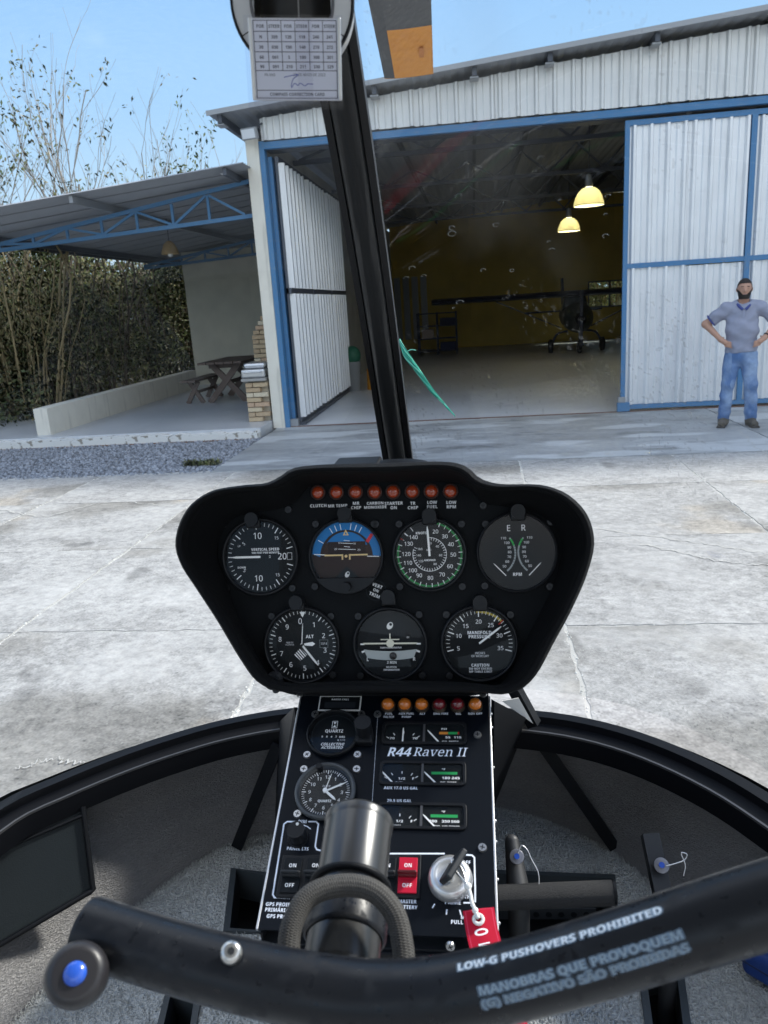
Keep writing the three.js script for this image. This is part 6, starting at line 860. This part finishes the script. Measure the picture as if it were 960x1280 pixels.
  const braid = grey(512, 256, (u, v) => { const a = Math.sin((u * 120 + v * 8) * Math.PI * 2), b = Math.sin((u * 120 - v * 8) * Math.PI * 2); return 0.5 + 0.25 * Math.max(a, b) + 0.25 * a * b; });
  const braidC = tex(512, 256, (u, v, c) => { const a = Math.sin((u * 120 + v * 8) * Math.PI * 2), b = Math.sin((u * 120 - v * 8) * Math.PI * 2), k = 0.035 + 0.03 * Math.max(a, b) + 0.02 * NZ[3](u * 250, v * 60); c[0] = k * 1.05; c[1] = k; c[2] = k * 0.92; });
  part('braided_hose', tube(hp, 0.0061, 120, 16), std(1, 1, 1, 0.7, { map: braidC, bumpMap: braid, bumpScale: 0.0012 }), t);
}

// ---------------------------------------------------------------- pedals
const grit = grey(256, 256, (u, v) => NZ[2](u * 256, v * 256) * 0.6 + NZ[5](u * 128, v * 128) * 0.4); grit.repeat.set(3, 1);
function pinRing(t, P, n, flip) {
  const q = new THREE.Quaternion().setFromUnitVectors(V3(0, 1, 0), n);
  const pin = part('quick_release_pin', new THREE.LatheGeometry([[0, 0.003], [0.0105, 0.003], [0.0115, 0.0015], [0.0105, 0], [0.006, -0.001], [0.006, -0.012]].map((a) => new THREE.Vector2(...a)), 28).applyQuaternion(q), std(0.30, 0.30, 0.33, 0.35, { metalness: 0.6 }), t, P.toArray());
  part('pin_button', new THREE.CylinderGeometry(0.0042, 0.0046, 0.007, 18).applyQuaternion(q), mBlueCap, pin, n.clone().multiplyScalar(0.006).toArray());
  const b = n.clone().multiplyScalar(0.004); const L = flip ? [[0.006, 0.002], [0.02, 0.006], [0.034, 0.012], [0.038, 0.02], [0.030, 0.022], [0.034, 0.004], [0.030, -0.012]] : [[0.002, 0.008], [0.008, 0.020], [0.016, 0.014], [0.022, 0.0], [0.032, -0.022], [0.030, -0.045], [0.022, -0.052]];
  part('split_ring', tube(L.map(([x, y]) => b.clone().add(V3(x, y * 0.8, -y * 0.5 + 0.004))), 0.0010, 50, 8), mAlu, pin);
}
{
  const H = 0.80, a = onY(622, 1122, H), b = onY(766, 1116, H), t = thing('rudder_pedal', 'black grit-taped tube pedal beside the console, with a blue release pin', 'pedal', [a.x, 0, a.z], 'tail rotor pedals'), o = V3(a.x, 0, a.z);
  part('foot_bar', rod(a.clone().sub(o), b.clone().sub(o), 0.0185, 0.0185, 28), std(0.045, 0.045, 0.046, 0.85, { bumpMap: grit, bumpScale: 0.0025 }), t);
  part('bar_cap', rod(b.clone().sub(o), b.clone().sub(o).add(V3(0.004, 0, 0)), 0.0195, 0.0195, 28), mBlackPaint, t);
  const top = onY(640, 1052, H + 0.045), k = part('pedal_arm', rod(top.clone().sub(o), onY(648, 1118, H).sub(o).add(V3(0, 0, -0.012)), 0.0115, 0.018, 20), std(0.03, 0.031, 0.033, 0.5), t);
  part('arm_cap', new THREE.SphereGeometry(0.0115, 18, 12), std(0.04, 0.041, 0.043, 0.5), k, top.clone().sub(o).toArray());
  part('lower_arm', rod(onY(648, 1120, H).sub(o), V3(onY(650, 1180, FY).x - o.x, FY - 0.15, onY(650, 1180, FY).z - o.z), 0.017), std(0.03, 0.031, 0.033, 0.5), t);
  const n = EYE.clone().sub(top).normalize().add(V3(0, 0.25, 0.1)).normalize(); pinRing(t, onY(646, 1071, H + 0.045).sub(o), n, false);
  // drilled rail behind the pedal
  const r0 = onY(625, 1142, FY - 0.03), r1 = onY(745, 1142, FY - 0.03), rail = part('drilled_rail', beam(r0.clone().sub(o), r1.clone().sub(o), 0.003, 0.022), std(0.05, 0.055, 0.06, 0.4), t);
  for (let i = 0; i < 7; i++) { const p = r0.clone().lerp(r1, 0.12 + i * 0.13).sub(o); part('rail_hole', new THREE.CylinderGeometry(0.0055, 0.0055, 0.0012, 16).rotateX(Math.PI / 2), mFace, rail, [p.x, p.y, p.z + 0.0021]); }
}
{
  const H = 0.80, a = onY(820, 1062, H + 0.04), t = thing('rudder_pedal', 'flat black pedal lever near the right nose wall, with a blue release pin', 'pedal', [a.x, 0, a.z], 'tail rotor pedals'), o = V3(a.x, 0, a.z);
  part('pedal_arm', beam(V3(-0.008, a.y + 0.02, -0.01), onY(838, 1165, H - 0.03).sub(o), 0.026, 0.018), std(0.012, 0.0125, 0.014, 0.45), t);
  part('lower_arm', rod(onY(838, 1165, H - 0.03).sub(o), V3(onY(832, 1250, FY).x - o.x, FY - 0.15, onY(832, 1250, FY).z - o.z), 0.013), std(0.03, 0.031, 0.033, 0.5), t);
  const P = onY(827, 1082, H + 0.045), n = EYE.clone().sub(P).normalize().add(V3(0, 0.25, 0.1)).normalize(); part('pin_post', rod(P.clone().sub(o).addScaledVector(n, -0.035), P.clone().sub(o).addScaledVector(n, -0.008), 0.009), std(0.03, 0.031, 0.033, 0.5), t); pinRing(t, P.clone().sub(o), n, true);
}

// ---------------------------------------------------------------- compass with deviation card
{
  const P = at(365, 2, 0.52), n = EYE.clone().sub(P).normalize().multiplyScalar(0.6).add(V3(0, 0, 0.5)).normalize();
  const t = thing('magnetic_compass', 'silver grey round magnetic compass with a black window at the top of the centre post', 'compass', P.toArray());
  const zc = n, xc = V3().crossVectors(V3(0.065, 1, 0).normalize(), zc).normalize(), yc = V3().crossVectors(zc, xc); t.quaternion.setFromRotationMatrix(new THREE.Matrix4().makeBasis(xc, yc, zc));
  const mBody = std(0.38, 0.39, 0.40, 0.4, { metalness: 0.1 }), R = 0.0405;
  part('body', new THREE.LatheGeometry([[0.0, -0.10], [0.026, -0.098], [0.034, -0.08], [R, -0.05], [R + 0.001, -0.012], [R + 0.0012, -0.006]].map((a) => new THREE.Vector2(...a)), 56).rotateX(Math.PI / 2), mBody, t);
  part('face_rim', new THREE.LatheGeometry([[R + 0.0012, -0.006], [R + 0.0018, -0.002], [R + 0.001, 0.001], [R - 0.0005, 0.0012]].map((a) => new THREE.Vector2(...a)), 56).rotateX(Math.PI / 2), mBlackPaint, t);
  const fs = new THREE.Shape(); fs.absarc(0, 0, R - 0.0004, 0, Math.PI * 2); const ww = 0.0265, wh = 0.0135, hole = new THREE.Path(); [[-ww + 0.005, -wh], [ww - 0.005, -wh], [ww, -wh + 0.005], [ww, wh - 0.005], [ww - 0.005, wh], [-ww + 0.005, wh], [-ww, wh - 0.005], [-ww, -wh + 0.005]].forEach(([x, y], i) => i ? hole.lineTo(x, y) : hole.moveTo(x, y)); hole.closePath(); fs.holes.push(hole);
  part('face', new THREE.ExtrudeGeometry(fs, { depth: 0.002, bevelEnabled: true, bevelSize: 0.0004, bevelThickness: 0.0006, curveSegments: 48 }).translate(0, 0, -0.002), std(0.6, 0.62, 0.64, 0.4, { metalness: 0.1 }), t);
  for (const [a, l] of [[-150, 0], [-130, 1], [-112, 2], [-30, 0], [-50, 1], [-68, 2]]) { const r = R * 0.86, an = a * Math.PI / 180; const m = part('face_mark', box(0.011, 0.0006, 0.0004), mBlackPaint, t, [Math.cos(an) * r, Math.sin(an) * r, 0.0008]); m.rotation.z = an; }
  part('window_frame', new THREE.TubeGeometry(new THREE.CatmullRomCurve3(hole.getPoints(6).slice(0, 8).map((p) => V3(p.x, p.y, 0.0008)), true), 80, 0.0011, 8, true), std(0.12, 0.12, 0.13, 0.3), t);
  part('compass_rose', new THREE.CylinderGeometry(0.026, 0.026, 0.022, 40).translate(0, 0, -0.032), std(0.008, 0.009, 0.012, 0.4), t);
  part('window_glass', new THREE.PlaneGeometry(ww * 2, wh * 2), coverGlass, t, [0, 0, -0.0012]);
  part('lubber_line', box(0.0009, wh * 2, 0.0006), std(0.25, 0.25, 0.25, 0.4), t, [0.004, 0, -0.0026]);
  part('mount', merge([box(0.03, 0.03, 0.05, 0.005).translate(0.012, -0.03, -0.08)]), mBlackPaint, t);
  // card
  const cp = at(370, 75, 0.508), c = thing('deviation_card', 'white compass correction card in a clear sleeve taped below the compass', 'card', cp.toArray()); c.quaternion.copy(t.quaternion);
  const cm = canvas(720, 600, (x) => { x.fillStyle = '#e4e6ee'; x.fillRect(0, 0, 720, 600); x.strokeStyle = '#23262e'; x.lineWidth = 5; x.strokeRect(10, 10, 700, 580); const rowsY = [10, 90, 165, 240, 315, 380]; for (const y of rowsY) { x.beginPath(); x.moveTo(10, y); x.lineTo(710, y); x.stroke(); } for (let k = 1; k < 6; k++) { x.beginPath(); x.moveTo(10 + k * 117, 10); x.lineTo(10 + k * 117, 380); x.stroke(); } x.beginPath(); x.moveTo(10, 530); x.lineTo(710, 530); x.stroke(); const rows = [['FOR', 'STEER', 'FOR', 'STEER', 'FOR', 'STEER'], ['N', '359', '120', '118', '240', '241'], ['30', '030', '150', '149', '270', '272'], ['60', '061', 'S', '180', '300', '301'], ['90', '091', '210', '211', '330', '329']]; rows.forEach((r, j) => r.forEach((s, k) => txt(x, s, 68 + k * 117, (rowsY[j] + rowsY[j + 1]) / 2 + 2, 34, { col: '#2b2f3a', style: 'bold' }))); txt(x, 'PR-RAD', 130, 412, 28, { col: '#30343f' }); txt(x, '23 DE MAIO DE 2022', 470, 410, 30, { col: '#30343f' }); txt(x, 'COMPASS CORRECTION CARD', 360, 560, 34, { col: '#30343f', style: 'bold' }); x.strokeStyle = '#4a58a8'; x.lineWidth = 6; x.beginPath(); x.moveTo(250, 430); x.bezierCurveTo(360, 410, 420, 390, 330, 440); x.bezierCurveTo(300, 500, 310, 520, 320, 500); x.bezierCurveTo(350, 440, 360, 520, 380, 480); x.bezierCurveTo(400, 460, 420, 520, 450, 480); x.lineTo(500, 482); x.stroke(); });
  const card = part('card_sheet', new THREE.PlaneGeometry(0.0555, 0.046), printMat(cm, 0.6), c, [0, 0, 0]);
  part('holder', box(0.058, 0.0475, 0.0016, 0.0006), mAlu, c, [0, 0, -0.0011]);
  for (const s of [-1, 1]) part('holder_rail', box(0.0024, 0.0475, 0.0032, 0.0008), mAlu, c, [s * 0.0288, 0, 0.0004]);
  part('clear_sleeve', new THREE.PlaneGeometry(0.064, 0.054), phy(0.92, 0.93, 0.97, 0.06, { transmission: 1, thickness: 0, ior: 1.45 }), c, [-0.001, -0.002, 0.0016]);
  const tapeM = phy(0.97, 0.97, 0.98, 0.05, { transmission: 1, thickness: 0, ior: 1.3 }); part('tape_strip', box(0.010, 0.05, 0.0003), tapeM, c, [0.006, 0, 0.0021]); part('tape_strip', box(0.060, 0.006, 0.0003), tapeM, c, [0.001, -0.024, 0.0021]);
}
{ // rotor blade reaching forward over the nose
  const tip = at(511, 95, 4.1), hub = V3(0.02, 3.22, 0.75), ax = tip.clone().sub(hub).normalize(), chord = V3().crossVectors(ax, V3(0, 1, 0)).normalize(), up = V3().crossVectors(chord, ax).normalize(), t = thing('rotor_blade', 'dark grey main rotor blade with an orange painted tip hanging over the nose', 'rotor blade'), L = tip.distanceTo(hub);
  const prof = (k) => { const s = []; for (let i = 0; i <= 24; i++) { const a = i / 24 * Math.PI * 2, x = 0.5 - 0.5 * Math.cos(a), th = 0.12 * (Math.sqrt(x) * 1.0 - x * 0.4 - x * x * 0.6) * 1.1; s.push([(x - 0.5) * 0.262, (a < Math.PI ? 1 : -1) * th * 0.262 * 0.5]); } return s; };
  const seg = (a, b, c0 = -0.131, c1 = 0.131, off = 0) => { const g = grid(24, 6, (u, v) => { const pr = prof()[Math.round(u * 24)], x = clamp(pr[0], c0, c1), p = hub.clone().addScaledVector(ax, lerp(a, b, v)); return p.addScaledVector(chord, x).addScaledVector(up, pr[1] * (1 + off)); }); return g; };
  const grime = tex(256, 256, (u, v, c) => { const f = fbm(u * 8, v * 32, 5), s = smooth(0.93, 0.97, NZ[3](u * 120, v * 240)) * 0.3; c[0] = 0.055 + f * 0.03 + s * 0.25; c[1] = 0.057 + f * 0.03 + s * 0.25; c[2] = 0.06 + f * 0.03 + s * 0.25; });
  const org = std(1, 1, 1, 0.5, { map: tex(256, 256, (u, v, c) => { const f = fbm(u * 16, v * 16, 5); c[0] = 0.62 + f * 0.1; c[1] = 0.235 + f * 0.06; c[2] = 0.025; }) });
  part('blade', seg(0.5, L - 0.62), std(1, 1, 1, 0.5, { map: grime }), t); part('painted_tip', seg(L - 0.62, L), org, t);
  const le = part('abrasion_strip', seg(0.5, L - 0.005, -0.131, -0.075, 0.06), std(0.05, 0.052, 0.055, 0.45), t);
  part('tip_cap', poly(prof().slice(0, 24).map(([x, y]) => tip.clone().addScaledVector(chord, x).addScaledVector(up, y)), 0.004), std(0.04, 0.04, 0.042, 0.5), t);
  const mk = tip.clone().addScaledVector(ax, -0.28).addScaledVector(chord, 0.075).addScaledVector(up, -0.0125); part('tip_mark', beam(mk, mk.clone().addScaledVector(ax, -0.12), 0.022, 0.001, up), std(0.5, 0.17, 0.02, 0.5), t);
  part('rotor_mast', rod(V3(0.02, 2.1, 0.75), V3(0.02, 3.25, 0.75), 0.05), mBlackPaint, t);
}
{ // green yaw string tied to the windshield
  const s = thing('yaw_string', 'frayed green string stuck to the windshield beside the centre post', 'string'), g = phy(0.02, 0.42, 0.30, 0.8, {}), r = rng(15), D = 0.965, m2 = std(0.22, 0.68, 0.54, 0.8), g2 = std(0.01, 0.28, 0.20, 0.8);
  const base = [[499, 424], [507, 443], [523, 466], [540, 489], [556, 506], [570, 521]];
  for (let k = 0; k < 20; k++) { const ph = r() * 6.28, amp = 0.6 + r() * 3.0, e = 0.66 + r() * 0.34, tw = 4 + r() * 4, pts = []; for (let i = 0; i <= 14; i++) { const t = i / 14, q = t * e * 5, a = Math.min(4, Math.floor(q)), f = q - a, x = lerp(base[a][0], base[a + 1][0], f), y = lerp(base[a][1], base[a + 1][1], f), w = amp * (0.35 + Math.sin(Math.min(1, t * 1.1) * 2.6)) * (1 - t * 0.7); pts.push(at(x + Math.cos(ph + t * tw) * w * 1.0, y - Math.cos(ph + t * tw) * w * 0.75, D - 0.022 + Math.sin(ph + t * tw) * w * 0.0009)); } part('strand', tube(pts, 0.00042 + r() * 0.0003, 44, 6), [g, m2, g2][k % 3], s); }
  part('loose_fibre', tube([[508, 440], [514, 437], [520, 438]].map(([x, y]) => at(x, y, D - 0.02)), 0.0005, 16, 5), m2, s);
}
renderer.render(scene, camera);
